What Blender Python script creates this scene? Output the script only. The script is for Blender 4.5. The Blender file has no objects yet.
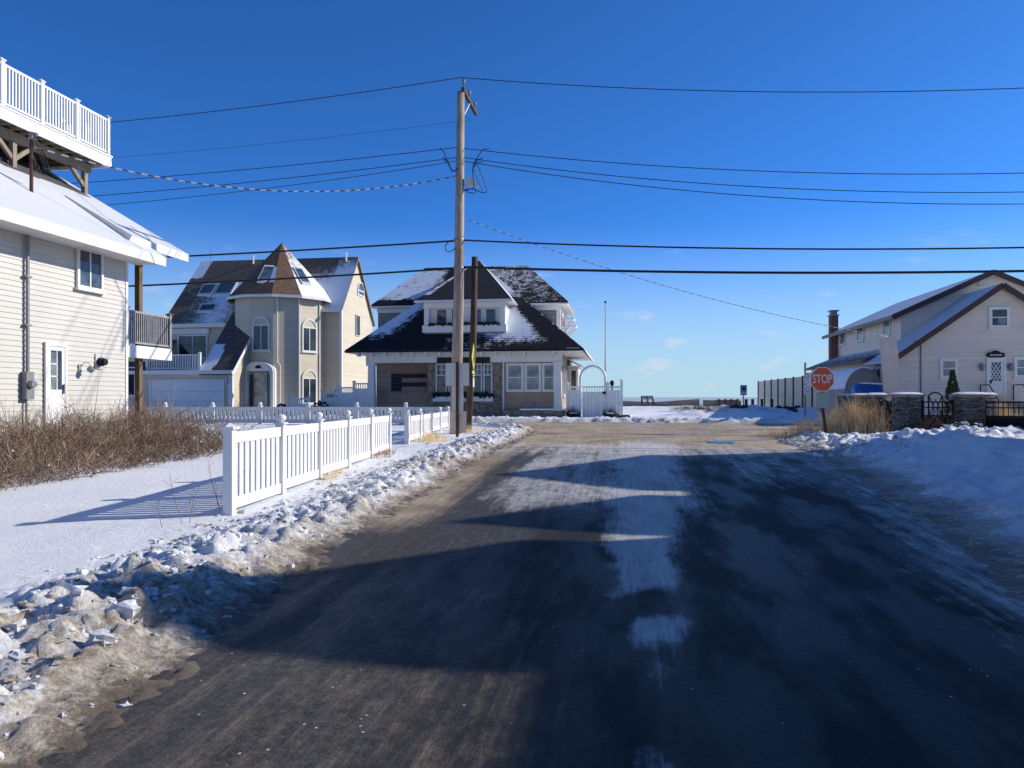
import bpy, bmesh, math, random
import numpy as np
from mathutils import Matrix, Vector, noise, Quaternion
random.seed(7)
sc = bpy.context.scene
COL = sc.collection
F_PX, CX, HY, EYE = 740.0, 512.0, 397.0, 1.65
A = math.atan2(111, 740)          # the street grid is turned this much clockwise from the view axis
CA, SA = math.cos(A), math.sin(A)
def R(d): return math.radians(d)
def clamp(x, a=0., b=1.): return max(a, min(b, x))
def smooth(a, b, x):
    t = clamp((x-a)/(b-a)); return t*t*(3-2*t)
def g(Y): return .022*clamp(Y-8, 0, 24)          # the street climbs gently to the dune
def lerp_tab(tab, x):
    if x <= tab[0][0]: return tab[0][1]
    for (a, va), (b, vb) in zip(tab, tab[1:]):
        if x <= b: return va+(vb-va)*(x-a)/(b-a)
    return tab[-1][1]
# unprojecting: an image pixel on an assumed plane -> scene coordinates
def PY(px, py, Y): return ((px-CX)*Y/F_PX, Y, EYE+(HY-py)*Y/F_PX)
def PF(px, py, s):                                # on a wall plane at street-grid depth s -> (r, s, z)
    k = (px-CX)/F_PX; r = (k*CA*s-SA*s)/(CA+SA*k); Y = CA*s-SA*r
    return (r, s, EYE+(HY-py)*Y/F_PX)
def PS(px, py, r):                                # on a plane along the street at offset r
    k = (px-CX)/F_PX; s = (CA*r+SA*k*r)/(CA*k-SA); Y = CA*s-SA*r
    return (r, s, EYE+(HY-py)*Y/F_PX)
def W2G(X, Y): return (X*CA-Y*SA, X*SA+Y*CA)
def fr(x=0, y=0, z=0, rot=0): return Matrix.Translation((x, y, z)) @ Matrix.Rotation(rot, 4, 'Z')
I4 = Matrix.Identity(4)
G = fr(rot=-A)                                    # street-grid frame: local x = r, y = s
WM = {}

# ------------------------------------------------------------------ mesh builder
class MB:
    def __init__(s, M=None): s.M = M if M else I4; s.v = []; s.f = []; s.a = []
    def p(s, c, a=0.):
        s.v.append(s.M @ Vector(c)); s.a.append(a); return len(s.v)-1
    def face(s, pts, a=0.): s.f.append([s.p(q, a) for q in pts])
    def box(s, x0, x1, y0, y1, z0, z1):
        i = [s.p((x, y, z)) for z in (z0, z1) for y in (y0, y1) for x in (x0, x1)]
        for q in ((0,2,3,1),(4,5,7,6),(0,1,5,4),(2,6,7,3),(0,4,6,2),(1,3,7,5)): s.f.append([i[k] for k in q])
    def beam(s, p, q, w, h, up=(0,0,1)):
        p, q = Vector(p), Vector(q); d = (q-p).normalized(); u = Vector(up)
        if abs(d.dot(u)) > .98: u = Vector((0,1,0))
        x = d.cross(u).normalized(); u = x.cross(d).normalized()
        i = [s.p(c+x*(a*w/2)+u*(b*h/2)) for c in (p, q) for a, b in ((-1,-1),(1,-1),(1,1),(-1,1))]
        for f in ((3,2,1,0),(4,5,6,7),(0,1,5,4),(1,2,6,5),(2,3,7,6),(3,0,4,7)): s.f.append([i[k] for k in f])
    def tube(s, pts, r, n=6, cap=True, a=0.):
        pts = [Vector(q) for q in pts]; rs = r if isinstance(r, (list, tuple)) else [r]*len(pts)
        rings = []; x = None
        for k, c in enumerate(pts):
            d = (pts[min(k+1, len(pts)-1)]-pts[max(k-1, 0)]).normalized()
            if x is None: x = d.orthogonal().normalized()
            else:
                x = x-d*x.dot(d)
                x = x.normalized() if x.length > 1e-6 else d.orthogonal().normalized()
            y = d.cross(x)
            rings.append([s.p(c+(x*math.cos(2*math.pi*j/n)+y*math.sin(2*math.pi*j/n))*rs[k], a) for j in range(n)])
        for r0, r1 in zip(rings, rings[1:]):
            for j in range(n): s.f.append([r0[j], r0[(j+1)%n], r1[(j+1)%n], r1[j]])
        if cap: s.f.append(rings[0][::-1]); s.f.append(rings[-1])
    def lathe(s, prof, c, n=12):
        rings = []
        for rr, z in prof: rings.append([s.p((c[0]+rr*math.cos(2*math.pi*j/n), c[1]+rr*math.sin(2*math.pi*j/n), c[2]+z)) for j in range(n)])
        for r0, r1 in zip(rings, rings[1:]):
            for j in range(n): s.f.append([r0[j], r0[(j+1)%n], r1[(j+1)%n], r1[j]])
        s.f.append(rings[0][::-1]); s.f.append(rings[-1])
    def prism(s, poly, y0, y1):                     # outline in local x-z pushed from y0 to y1
        n = len(poly); a = [s.p((x, y0, z)) for x, z in poly]; b = [s.p((x, y1, z)) for x, z in poly]
        s.f.append(a[:]); s.f.append(b[::-1])
        for k in range(n): s.f.append([a[k], b[k], b[(k+1)%n], a[(k+1)%n]])
    def slab(s, pts, t):                            # planar polygon with thickness t downwards
        n = len(pts); a = [s.p(q) for q in pts]; b = [s.p((q[0], q[1], q[2]-t)) for q in pts]
        s.f.append(a); s.f.append(b[::-1])
        for k in range(n): s.f.append([a[k], b[k], b[(k+1)%n], a[(k+1)%n]])
    def grid(s, p00, p10, p11, p01, nu, nv, fn=None, t=.1, sag=0.):   # roof slope with thickness, fn(u,v) = snow
        P = [Vector(q) for q in (p00, p10, p11, p01)]
        ix = {}
        for j in range(nv+1):
            for i in range(nu+1):
                u, v = i/nu, j/nv
                q = (P[0]*(1-u)+P[1]*u)*(1-v)+(P[3]*(1-u)+P[2]*u)*v
                q.z -= sag*4*v*(1-v)
                ix[i, j] = s.p(q, fn(u, v) if fn else 0.)
        for j in range(nv):
            for i in range(nu): s.f.append([ix[i,j], ix[i+1,j], ix[i+1,j+1], ix[i,j+1]])
        if t:
            rim = [(i,0) for i in range(nu)]+[(nu,j) for j in range(nv)]+[(i,nv) for i in range(nu,0,-1)]+[(0,j) for j in range(nv,0,-1)]
            lo = []
            Mi = s.M.inverted()
            for k in rim:
                q = Mi @ s.v[ix[k]]; lo.append(s.p((q.x, q.y, q.z-t), 0.))
            m = len(rim)
            for k in range(m): s.f.append([ix[rim[k]], lo[k], lo[(k+1)%m], ix[rim[(k+1)%m]]])
            c4 = [0, nu, nu+nv, 2*nu+nv]
            if sag == 0: s.f.append([lo[k] for k in c4][::-1])
    def ball(s, c, r, n=8, m=6, jit=0., sq=(1,1,1)):
        c = Vector(c); rings = []
        o = Vector((random.random()*50, random.random()*50, 0))
        for j in range(1, m):
            th = math.pi*j/m; ring = []
            for i in range(n):
                d = Vector((math.sin(th)*math.cos(2*math.pi*i/n)*sq[0], math.sin(th)*math.sin(2*math.pi*i/n)*sq[1], math.cos(th)*sq[2]))
                k = 1+jit*noise.noise(d*1.7+o)*1.6 if jit else 1
                ring.append(s.p(c+d*(r*k)))
            rings.append(ring)
        t = s.p(c+Vector((0,0,r*sq[2]))); b = s.p(c-Vector((0,0,r*sq[2])))
        for i in range(n): s.f.append([t, rings[0][i], rings[0][(i+1)%n]]); s.f.append([b, rings[-1][(i+1)%n], rings[-1][i]])
        for r0, r1 in zip(rings, rings[1:]):
            for i in range(n): s.f.append([r0[i], r1[i], r1[(i+1)%n], r0[(i+1)%n]])
    def build(s, name, mat, parent=None, smooth=False, clean=False, attr=False):
        xs = [v.x for v in s.v]; ys = [v.y for v in s.v]; zs = [v.z for v in s.v]
        c = Vector(((min(xs)+max(xs))/2, (min(ys)+max(ys))/2, min(zs)))
        Wp = WM.get(parent.name, I4) if parent else I4
        rot = Wp.to_3x3().to_4x4()
        if parent is None: rot = s.M.to_3x3().to_4x4() if not attr else I4
        Wo = Matrix.Translation(c) @ rot
        inv = Wo.inverted()
        me = bpy.data.meshes.new(name)
        me.from_pydata([inv @ v for v in s.v], [], s.f)
        if attr:
            at = me.attributes.new('snow', 'FLOAT', 'POINT'); at.data.foreach_set('value', s.a)
        if clean:
            bm = bmesh.new(); bm.from_mesh(me)
            bmesh.ops.remove_doubles(bm, verts=bm.verts, dist=1e-4)
            bmesh.ops.dissolve_degenerate(bm, edges=bm.edges, dist=1e-4)
            bm.to_mesh(me); bm.free()
        if not smooth:
            bm = bmesh.new(); bm.from_mesh(me)
            bmesh.ops.recalc_face_normals(bm, faces=bm.faces); bm.to_mesh(me); bm.free()
        else: me.polygons.foreach_set('use_smooth', [True]*len(me.polygons))
        me.update()
        me.materials.append(mat)
        o = bpy.data.objects.new(name, me); COL.objects.link(o)
        loc = Wp.inverted() @ Wo
        if parent: o.parent = parent
        o.matrix_local = loc
        WM[o.name] = Wo
        return o
def tag(o, label=None, cat=None, group=None, kind=None):
    if label: o['label'] = label
    if cat: o['category'] = cat
    if group: o['group'] = group
    if kind: o['kind'] = kind
    return o
def thing(name, label, cat, M, group=None):
    o = bpy.data.objects.new(name, None); COL.objects.link(o); o.empty_display_size = .2
    o.matrix_world = M; WM[o.name] = M.copy()
    return tag(o, label, cat, group)
def dup(o, M, label=None, parent=None):
    c = o.copy(); COL.objects.link(c)
    if parent: c.parent = parent
    else: c.matrix_world = M
    if label: c['label'] = label
    for ch in o.children: dup(ch, None, None, c)
    return c

# ------------------------------------------------------------------ materials
class NT:
    def __init__(s, name):
        m = bpy.data.materials.new(name); m.use_nodes = True
        s.m = m; s.t = m.node_tree; s.b = s.t.nodes['Principled BSDF']
    def n(s, typ, **kw):
        nd = s.t.nodes.new('ShaderNode'+typ)
        for k, v in kw.items(): setattr(nd, k, v)
        return nd
    def link(s, a, b): s.t.links.new(a, b)
    def set(s, sock, v):
        if hasattr(v, 'links') or isinstance(v, bpy.types.NodeSocket): s.link(v, sock)
        else: sock.default_value = v
    def math(s, op, a, b=0., c=None):
        nd = s.n('Math', operation=op); s.set(nd.inputs[0], a); s.set(nd.inputs[1], b)
        if c is not None: s.set(nd.inputs[2], c)
        return nd.outputs[0]
    def ramp(s, fac, lo, hi, a=0., b=1.):
        nd = s.n('MapRange', interpolation_type='SMOOTHSTEP'); s.set(nd.inputs[0], fac)
        for k, v in zip((1,2,3,4), (lo, hi, a, b)): nd.inputs[k].default_value = v
        return nd.outputs[0]
    def mix(s, fac, a, b):
        nd = s.n('Mix', data_type='RGBA'); s.set(nd.inputs[0], fac)
        for k, v in ((6, a), (7, b)):
            if isinstance(v, tuple): nd.inputs[k].default_value = v+(1,) if len(v) == 3 else v
            else: s.link(v, nd.inputs[k])
        return nd.outputs[2]
    def coord(s, scale=(1,1,1), rot=(0,0,0), which='Object'):
        tc = s.n('TexCoord'); mp = s.n('Mapping'); mp.inputs['Scale'].default_value = scale; mp.inputs['Rotation'].default_value = rot
        s.link(tc.outputs[which], mp.inputs[0]); return mp.outputs[0]
    def noise(s, sc_, det=4, rough=.55, co=None):
        nd = s.n('TexNoise'); nd.inputs['Scale'].default_value = sc_; nd.inputs['Detail'].default_value = det; nd.inputs['Roughness'].default_value = rough
        s.link(co if co else s.coord(), nd.inputs['Vector']); return nd.outputs[0]
    def attr(s, name):
        nd = s.n('Attribute'); nd.attribute_name = name; return nd.outputs['Fac']
    def bump(s, h, strength=.3, dist=.02):
        nd = s.n('Bump'); nd.inputs['Strength'].default_value = strength; nd.inputs['Distance'].default_value = dist
        s.link(h, nd.inputs['Height']); s.link(nd.outputs[0], s.b.inputs['Normal'])
    def out(s, col=None, rough=None, metal=None, spec=None):
        if col is not None:
            if isinstance(col, tuple): s.b.inputs['Base Color'].default_value = col+(1,)
            else: s.link(col, s.b.inputs['Base Color'])
        if rough is not None: s.set(s.b.inputs['Roughness'], rough)
        if metal is not None: s.b.inputs['Metallic'].default_value = metal
        if spec is not None: s.b.inputs['Specular IOR Level'].default_value = spec
        return s.m
def mul(c, k): return tuple(min(1, x*k) for x in c)
def plain(name, c, rough=.6, var=.18, vs=3., bump=.1, bs=30., metal=0., dirt=None, spec=.4):
    t = NT(name); f = t.ramp(t.noise(vs, 6, .65), .3, .7)
    col = t.mix(f, mul(c, 1-var), mul(c, 1+var*.6))
    if dirt: col = t.mix(t.ramp(t.noise(vs*2.3, 8, .7), .52, .75, 0, .6), col, dirt)
    if bump: t.bump(t.noise(bs, 4), bump, .01)
    return t.out(col, rough, metal, spec)
def siding(name, c, pitch, bs=.35, var=.06):
    t = NT(name); co = t.coord(); sp = t.n('SeparateXYZ'); t.link(co, sp.inputs[0])
    saw = t.math('FRACT', t.math('DIVIDE', sp.outputs[2], pitch))
    f = t.noise(1.3, 5, .6)
    board = t.n('TexWhiteNoise', noise_dimensions='1D'); t.link(t.math('FLOOR', t.math('DIVIDE', sp.outputs[2], pitch)), board.inputs['W'])
    f2 = t.math('ADD', t.math('MULTIPLY', f, .7), t.math('MULTIPLY', board.outputs[0], .3))
    gap = t.math('LESS_THAN', saw, .07)  # thin shadow line under each lap, darkened into the colour
    col = t.mix(t.ramp(f2, .25, .75), mul(c, 1-var), mul(c, 1+var))
    col = t.mix(t.math('MULTIPLY', gap, .45), col, mul(c, .35))
    t.bump(t.math('SUBTRACT', 1., saw), bs, pitch*.18)
    return t.out(col, .55, 0, .35)
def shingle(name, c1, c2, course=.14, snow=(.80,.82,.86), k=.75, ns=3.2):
    t = NT(name); co = t.coord(); sp = t.n('SeparateXYZ'); t.link(co, sp.inputs[0])
    row = t.math('DIVIDE', sp.outputs[2], course*.7); saw = t.math('FRACT', row)
    vo = t.n('TexVoronoi', feature='F1'); vo.inputs['Scale'].default_value = 5.5; t.link(t.coord((1,1,2.2)), vo.inputs['Vector'])
    bw = t.n('RGBToBW'); t.link(vo.outputs['Color'], bw.inputs[0])
    col = t.mix(bw.outputs[0], c1, c2)
    col = t.mix(t.math('MULTIPLY', t.math('LESS_THAN', saw, .16), .55), col, mul(c1, .45))
    nz = t.math('ADD', t.math('MULTIPLY', t.noise(ns, 9, .72), .65), t.math('MULTIPLY', t.noise(ns*7, 4, .6, t.coord((.55,.55,1.6))), .35))
    v = t.math('ADD', t.attr('snow'), t.math('ADD', t.math('MULTIPLY', t.math('SUBTRACT', nz, .5), k*2), t.math('MULTIPLY', t.math('SUBTRACT', .5, saw), .30)))
    fac = t.ramp(v, .44, .60)
    snw = t.mix(t.noise(11, 5), mul(snow, .93), mul(snow, 1.04))
    t.bump(t.math('ADD', t.math('MULTIPLY', saw, -.35), t.math('MULTIPLY', fac, 1.2)), .7, .03)
    return t.out(t.mix(fac, col, snw), t.ramp(fac, 0, 1, .75, .55), 0, .3)
def stone(name, c1, c2, sc_=4., zs=2., mortar=(.12,.11,.10)):
    t = NT(name); vo = t.n('TexVoronoi', feature='F1'); vo.inputs['Scale'].default_value = sc_; t.link(t.coord((1,1,zs)), vo.inputs['Vector'])
    ve = t.n('TexVoronoi', feature='DISTANCE_TO_EDGE'); ve.inputs['Scale'].default_value = sc_; t.link(t.coord((1,1,zs)), ve.inputs['Vector'])
    bw = t.n('RGBToBW'); t.link(vo.outputs['Color'], bw.inputs[0])
    e = t.ramp(ve.outputs[0], .01, .07)
    col = t.mix(e, mortar, t.mix(bw.outputs[0], c1, c2))
    t.bump(t.math('ADD', e, t.math('MULTIPLY', t.noise(25), .5)), .8, .03)
    return t.out(col, .8, 0, .3)
def brick(name, c1, c2):
    t = NT(name); b = t.n('TexBrick'); b.inputs['Scale'].default_value = 6
    tc = t.coord(rot=(math.pi/2, 0, 0)); t.link(tc, b.inputs['Vector'])
    b.inputs['Color1'].default_value = c1+(1,); b.inputs['Color2'].default_value = c2+(1,); b.inputs['Mortar'].default_value = (.25,.22,.2,1)
    return t.out(b.outputs['Color'], .85)
def wood(name, c1, c2, rough=.8):
    t = NT(name); n1 = t.noise(3, 8, .7, t.coord((9,9,.6))); n2 = t.noise(1.2, 3)
    f = t.math('ADD', t.math('MULTIPLY', n1, .7), t.math('MULTIPLY', n2, .3))
    t.bump(n1, .5, .02)
    return t.out(t.mix(t.ramp(f, .33, .66), c1, c2), rough, 0, .25)
def glassy(name, c, rough=.04):
    t = NT(name); f = t.ramp(t.noise(1.6, 3), .35, .65)
    return t.out(t.mix(f, mul(c, .6), mul(c, 1.35)), rough, 0, .6)
def snow_mat(name, dirty=True):
    t = NT(name); n1 = t.noise(2.2, 8, .7); n2 = t.noise(14, 8, .75); n3 = t.noise(.5, 4)
    col = t.mix(t.ramp(n3, .3, .7), (.80,.83,.88), (.87,.88,.90))
    if dirty:
        d = t.math('ADD', t.attr('snow'), t.math('MULTIPLY', t.math('SUBTRACT', t.math('ADD', t.math('MULTIPLY', n1, .35), t.math('ADD', t.math('MULTIPLY', n2, .4), t.math('MULTIPLY', t.noise(38, 5, .7), .25))), .5), 2.6))
        col = t.mix(t.ramp(d, .25, .85), col, t.mix(t.ramp(n2, .35, .65), (.54,.49,.42), (.30,.245,.18)))
        col = t.mix(t.ramp(d, .85, 1.25, 0, .9), col, (.13,.10,.075))
    t.bump(t.math('ADD', t.math('MULTIPLY', t.noise(11, 10, .78), 1.), t.math('MULTIPLY', t.noise(60, 4, .7), .3)), .75 if dirty else .3, .05)
    
    return t.out(col, .6, 0, .3)

m_snow = snow_mat('snow', False); m_bank = snow_mat('plowed snow')
m_white = plain('white vinyl', (.74,.74,.73), .4, .06, 1.2, .05, dirt=(.55,.53,.48))
m_trim = plain('white trim', (.68,.67,.65), .5, .08, 1.5, .04)
m_lap = plain('cream lap siding', (.525,.508,.465), .5, .06, .9, .06, 12, dirt=(.50,.475,.43))
m_beige = siding('beige siding', (.53,.47,.36), .16)
m_beigeR = siding('greige siding', (.72,.635,.54), .16)
m_roof_br = shingle('brown shingle', (.105,.075,.055), (.20,.145,.105))
m_roof_cone = shingle('warm brown shingle', (.115,.066,.042), (.22,.132,.085), k=.95)
m_roof_dk = shingle('dark shingle', (.007,.006,.010), (.021,.017,.02), k=1.05, ns=2.6)
m_roof_lean = shingle('mid brown shingle', (.06,.048,.045), (.15,.12,.105))
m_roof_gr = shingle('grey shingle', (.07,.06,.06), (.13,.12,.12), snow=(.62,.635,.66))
m_shake = siding('brown shingle wall', (.34,.25,.18), .13, .5, .22)
m_shakeg = siding('grey shingle wall', (.20,.19,.175), .13, .5, .2)
m_stone = stone('ashlar stone', (.20,.16,.12), (.38,.31,.24), 3.2, 2)
m_pillar = stone('ledge stone', (.05,.05,.052), (.27,.26,.25), 5., 3.4, (.03,.03,.03))
m_brick = brick('red brick', (.17,.055,.035), (.10,.035,.025))
m_glass = glassy('window glass', (.03,.04,.05)); m_glassl = glassy('curtained glass', (.22,.25,.26), .12)
m_glassb = glassy('sky blue glass', (.06,.09,.13), .03)
m_pole = wood('weathered pole', (.20,.155,.12), (.46,.385,.31)); m_polek = wood('creosote pole', (.035,.024,.018), (.11,.075,.055))
m_brown = wood('brown post', (.10,.062,.035), (.21,.135,.08)); m_deckw = wood('grey deck timber', (.17,.14,.11), (.33,.27,.215))
m_grey = plain('grey metal', (.22,.22,.23), .5, .15, 6, .05, metal=.3); m_lgrey = plain('pale grey metal', (.55,.55,.54), .4, .1, 6, .03)
m_railg = plain('weathered grey rail', (.27,.27,.28), .7, .2, 4, .1)
m_black = plain('black metal', (.007,.007,.008), .8, .2, 5, .03); m_cable = plain('cable', (.012,.013,.018), .6, .1, 5, 0)
m_cablew = NT('twisted cable')
_f = m_cablew.n('TexWave', wave_type='BANDS'); _f.inputs['Scale'].default_value = 1.1; m_cablew.link(m_cablew.coord(), _f.inputs['Vector'])
m_cablew = m_cablew.out(m_cablew.mix(m_cablew.ramp(_f.outputs[1], .35, .6), (.05,.06,.08), (.55,.56,.58)), .5)
m_rust = plain('rusty post', (.085,.035,.022), .8, .35, 9, .2)
m_signb = plain('sign back', (.60,.58,.55), .5, .08, 3, .02, metal=.1); m_signt = plain('tan sign back', (.58,.48,.37), .5, .1, 3, .02)
m_red = plain('sign red', (.72,.115,.05), .4, .08, 5, .0); m_signw = plain('sign white', (.78,.74,.70), .4, .06, 5, 0)
m_yel = plain('sign yellow green', (.55,.54,.06), .4, .05, 5, 0); m_teal = plain('pale green panel', (.33,.42,.38), .5, .1, 5, .05)
m_signbl = plain('sign blue grey', (.16,.25,.33), .4, .1, 8, 0)
m_garage = plain('white garage door', (.66,.67,.68), .45, .05, 2, .02)
m_maroon = plain('maroon trim', (.062,.033,.031), .55, .2, 4, .05); m_gut = plain('brown gutter', (.20,.15,.13), .5, .1, 4, .03)
m_twig = plain('twigs', (.19,.125,.085), .9, .5, 5, .1, 60); m_straw = plain('dry grass', (.76,.57,.32), .9, .45, 4, 0)
m_twigl = plain('bleached twigs', (.34,.26,.19), .9, .4, 5, 0); m_twigd = plain('dark twigs', (.075,.045,.032), .9, .4, 5, 0)
m_redtw = plain('red twigs', (.20,.105,.07), .9, .4, 4, 0); m_ever = plain('evergreen', (.035,.06,.022), .9, .5, 6, .2)
m_dkgreen = plain('dark greenery', (.018,.028,.016), .9, .5, 9, .2)
m_tarp = plain('blue tarp', (.02,.09,.32), .4, .3, 4, .2, 12); m_fab = plain('grey canopy', (.30,.28,.26), .6, .15, 3, .05)
m_panel = plain('beige fence panel', (.66,.57,.45), .6, .12, 1.5, .05); m_concrete = plain('concrete', (.27,.24,.20), .85, .3, 2, .3, 14)
m_board = plain('beige board', (.60,.555,.50), .7, .12, 2, .1, 12); m_rock = plain('dark rock', (.05,.048,.048), .9, .5, 3, .6, 9)
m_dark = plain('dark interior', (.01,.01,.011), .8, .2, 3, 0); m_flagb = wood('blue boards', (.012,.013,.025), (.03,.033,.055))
m_flagr = wood('red boards', (.045,.014,.016), (.085,.03,.03)); m_flagw = wood('white boards', (.17,.155,.145), (.33,.30,.28))
m_bluelt = plain('blue disc', (.05,.16,.5), .3, .05, 3, 0)

# ------------------------------------------------------------------ road material
def road_mat():
    t = NT('icy asphalt')
    streak = t.noise(1., 8, .68, t.coord((5.5,.22,1)))           # object axes follow the street
    fine = t.noise(1., 6, .75, t.coord((26,1.1,1)))
    grit = t.noise(70, 3, .7); blot = t.noise(.8, 6, .65)
    wn = t.n('TexVoronoi', feature='F1'); wn.inputs['Scale'].default_value = 9; t.link(t.coord(), wn.inputs['Vector'])
    nz0 = t.math('ADD', t.math('MULTIPLY', streak, .6), t.math('MULTIPLY', t.noise(2.2, 8, .7, t.coord((1.3,.5,1))), .4))
    asp = t.mix(t.ramp(grit, .35, .7), (.030,.030,.032), (.075,.072,.070))
    asp = t.mix(t.ramp(t.noise(16, 5, .7), .42, .66, 0, .6), asp, (.115,.107,.097))
    asp = t.mix(t.ramp(fine, .5, .75, 0, .5), asp, (.14,.125,.105))
    asp = t.mix(t.math('MULTIPLY', t.ramp(t.math('ADD', t.attr('wet_shade'), t.math('MULTIPLY', t.math('SUBTRACT', nz0, .5), 1.6)), .25, .8), .78), asp, (.016,.016,.017))  # wet asphalt darkened further, putting the road's deep shade into its colour
    nz = t.math('ADD', t.math('ADD', t.math('MULTIPLY', streak, .36), t.math('MULTIPLY', fine, .14)), t.math('MULTIPLY', t.noise(3.2, 10, .8, t.coord((1.5,.8,1))), .5))
    ice = t.ramp(t.math('ADD', t.attr('ice'), t.math('MULTIPLY', t.math('SUBTRACT', nz, .5), 2.1)), .34, .86)
    sand = t.ramp(t.math('ADD', t.attr('sand'), t.math('MULTIPLY', t.math('SUBTRACT', nz, .5), 1.3)), .3, .8)
    scol = t.mix(t.ramp(t.math('ADD', t.math('MULTIPLY', fine, .5), t.math('MULTIPLY', blot, .5)), .38, .62), (.27,.205,.135), (.50,.405,.285))
    icol = t.mix(t.ramp(fine, .3, .7), (.50,.49,.48), (.78,.765,.75))
    icol = t.mix(t.ramp(t.noise(7, 3, .5, t.coord((1.4,.6,1))), .66, .72, 0, .7), icol, (.10,.10,.105))
    col = t.mix(sand, asp, scol); col = t.mix(t.math('MULTIPLY', ice, .66), col, icol)
    spk = t.math('MULTIPLY', t.math('LESS_THAN', wn.outputs[0], .075), t.ramp(t.noise(.7, 3), .5, .62))
    col = t.mix(spk, col, (.6,.6,.62))
    wet_shade = t.ramp(t.noise(1.1, 5, .6, t.coord((1.6,.4,1))), .42, .62)  # roughness patches only, colour untouched
    rough = t.math('ADD', t.math('MULTIPLY', wet_shade, .25), .45)
    t.bump(t.math('ADD', t.math('MULTIPLY', grit, .8), t.math('ADD', t.math('MULTIPLY', fine, .6), t.math('MULTIPLY', t.noise(22, 5, .7), .9))), .55, .014)
    return t.out(col, rough, 0, .10)
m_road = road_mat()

# ------------------------------------------------------------------ ground, road, snow
edgeL_t = [(-6,-2.6),(2.4,-2.5),(3.4,-2.12),(4.4,-1.93),(8,-1.97),(10.4,-1.57),(16,-.91),(22,.1),(25.5,.75),(27,.95),(28.2,.5),(29.2,-.7),(30,-2.4),(31,-5),(31.6,-9)]
edgeR_t = [(-6,2.2),(0,3.1),(6,4.15),(9,5.1),(13.5,6.3),(19.5,7.6),(22.6,8.0),(23.8,8.6),(24.6,9.8),(25.2,13),(25.8,26)]
def sheet(name, mat, us, vs, fn, attrs, kind='structure', rot=False):
    """fn(u,v) -> (x,y,z,dict of attributes); a structured surface"""
    V = []; AT = {k: [] for k in attrs}
    for v in vs:
        for u in us:
            x, y, z, d = fn(u, v); V.append((x, y, z))
            for k in attrs: AT[k].append(d.get(k, 0.))
    nu, nv = len(us), len(vs)
    Fs = [(j*nu+i, j*nu+i+1, (j+1)*nu+i+1, (j+1)*nu+i) for j in range(nv-1) for i in range(nu-1)]
    me = bpy.data.meshes.new(name); me.from_pydata(V, [], Fs)
    for k in attrs:
        at = me.attributes.new(k, 'FLOAT', 'POINT'); at.data.foreach_set('value', AT[k])
    me.polygons.foreach_set('use_smooth', [True]*len(Fs)); me.update(); me.materials.append(mat)
    if me.polygons[0].normal.z < 0: me.flip_normals()
    o = bpy.data.objects.new(name, me); COL.objects.link(o)
    if rot: o.rotation_euler.z = -A
    if kind: o['kind'] = kind
    return o
def frange(a, b, st): return [a+st*k for k in range(int((b-a)/st+.5)+1)]
def N(x, y, z=0.): return noise.noise(Vector((x, y, z)))
def fbm(x, y, o=4): return noise.fractal(Vector((x, y, .3)), 1., 2., o)

xs = [-400,-200,-120,-80]+frange(-60, 60, 4)+[80,120,200,400]; ys = [-300,-150,-80]+frange(-40, 76, 4)+[80]
def f_ground(x, y):
    z = g(y)-.04
    if y > 60: z -= (y-60)*.11
    return x, y, z, {}
sheet('ground', m_snow, xs, ys, f_ground, [])
tw = NT('sea water'); tw.bump(tw.noise(.25, 6, .6, tw.coord((.3,1,1))), .5, .3); m_sea = tw.out((.42,.50,.55), .6, 0, .5)
sheet('sea', m_sea, [-6000,-600,0,600,6000], [66,200,1500,9000], lambda x, y: (x, y, -.9, {}), [])

def f_road(r, s):
    X, Y = CA*r+SA*s, -SA*r+CA*s
    w = (.16+.052*max(0, s-3.4))*(1+.35*N(s*1.1, 12)+.18*N(s*3.3, 5)); ctr = .22+.03*max(0, s-8)+.09*N(s*.55, 31)
    nq = .35*N(r*1.3, s*.5)+.2*N(r*4, s*1.2)
    ice = smooth(w*1.7, w*.35, abs(r-ctr)*(1+.5*nq))*(.88+.4*nq)
    ice = max(ice*smooth(4.2, 5.3, s+.5*N(r*2.6, s*1.3)-1.1*abs(r-ctr)+.25), .6*smooth(.22, .05, abs(r-.13)+.25*max(0, s-3.3))*smooth(2.9, 3.2, s)*smooth(3.9, 3.5, s))
    sg = s+.35*N(r*2.4, 7)+.9*(r-ctr-.1)**2/max(.1, w)
    ice *= 1-.8*smooth(5.5, 5.95, sg)*smooth(6.75, 6.2, sg)
    ice = max(ice, smooth(8.3, 12, s)*smooth(-2.7, -1.9, r)*smooth(1.9, 1.0, r)*(.66+.2*N(r*1.1, s*.3))*smooth(25, 20, s))
    ice = max(ice, smooth(9, 16, s)*smooth(4.4, 3.3, r)*smooth(1.9, 2.4, r)*.55*smooth(23, 17, s))
    ice = max(ice, .55*smooth(15, 19, s)*smooth(26, 20, s))
    sand = smooth(15, 23, s)*.95
    tl, tr = X-lerp_tab(edgeL_t, Y), lerp_tab(edgeR_t, Y)-X
    if s < 24:
        sand = max(sand, .75*smooth(1.3, .1, tl)*smooth(7, 10, s), .28*smooth(1.6, .2, tl), .36*smooth(.5, -.4, r+.1*s-.3)*smooth(9, 6, s))
        ice = max(ice, .62*smooth(1.5, .0, tr+.2*N(X*2, Y)))
        sand = max(sand, .4*smooth(.9, 0, tr))
    ice *= smooth(24.8, 20.5, s); sand = max(sand, 1.2*smooth(21, 25, s))
    wet_shade = smooth(-2.0, -.2, r)*smooth(19, 12, s)*.95  # centre and right lanes: damp tone plus painted shade
    return r, s, g(Y)+.012*N(r*.9, s*.25), {'ice': ice, 'sand': sand, 'wet_shade': wet_shade}
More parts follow.
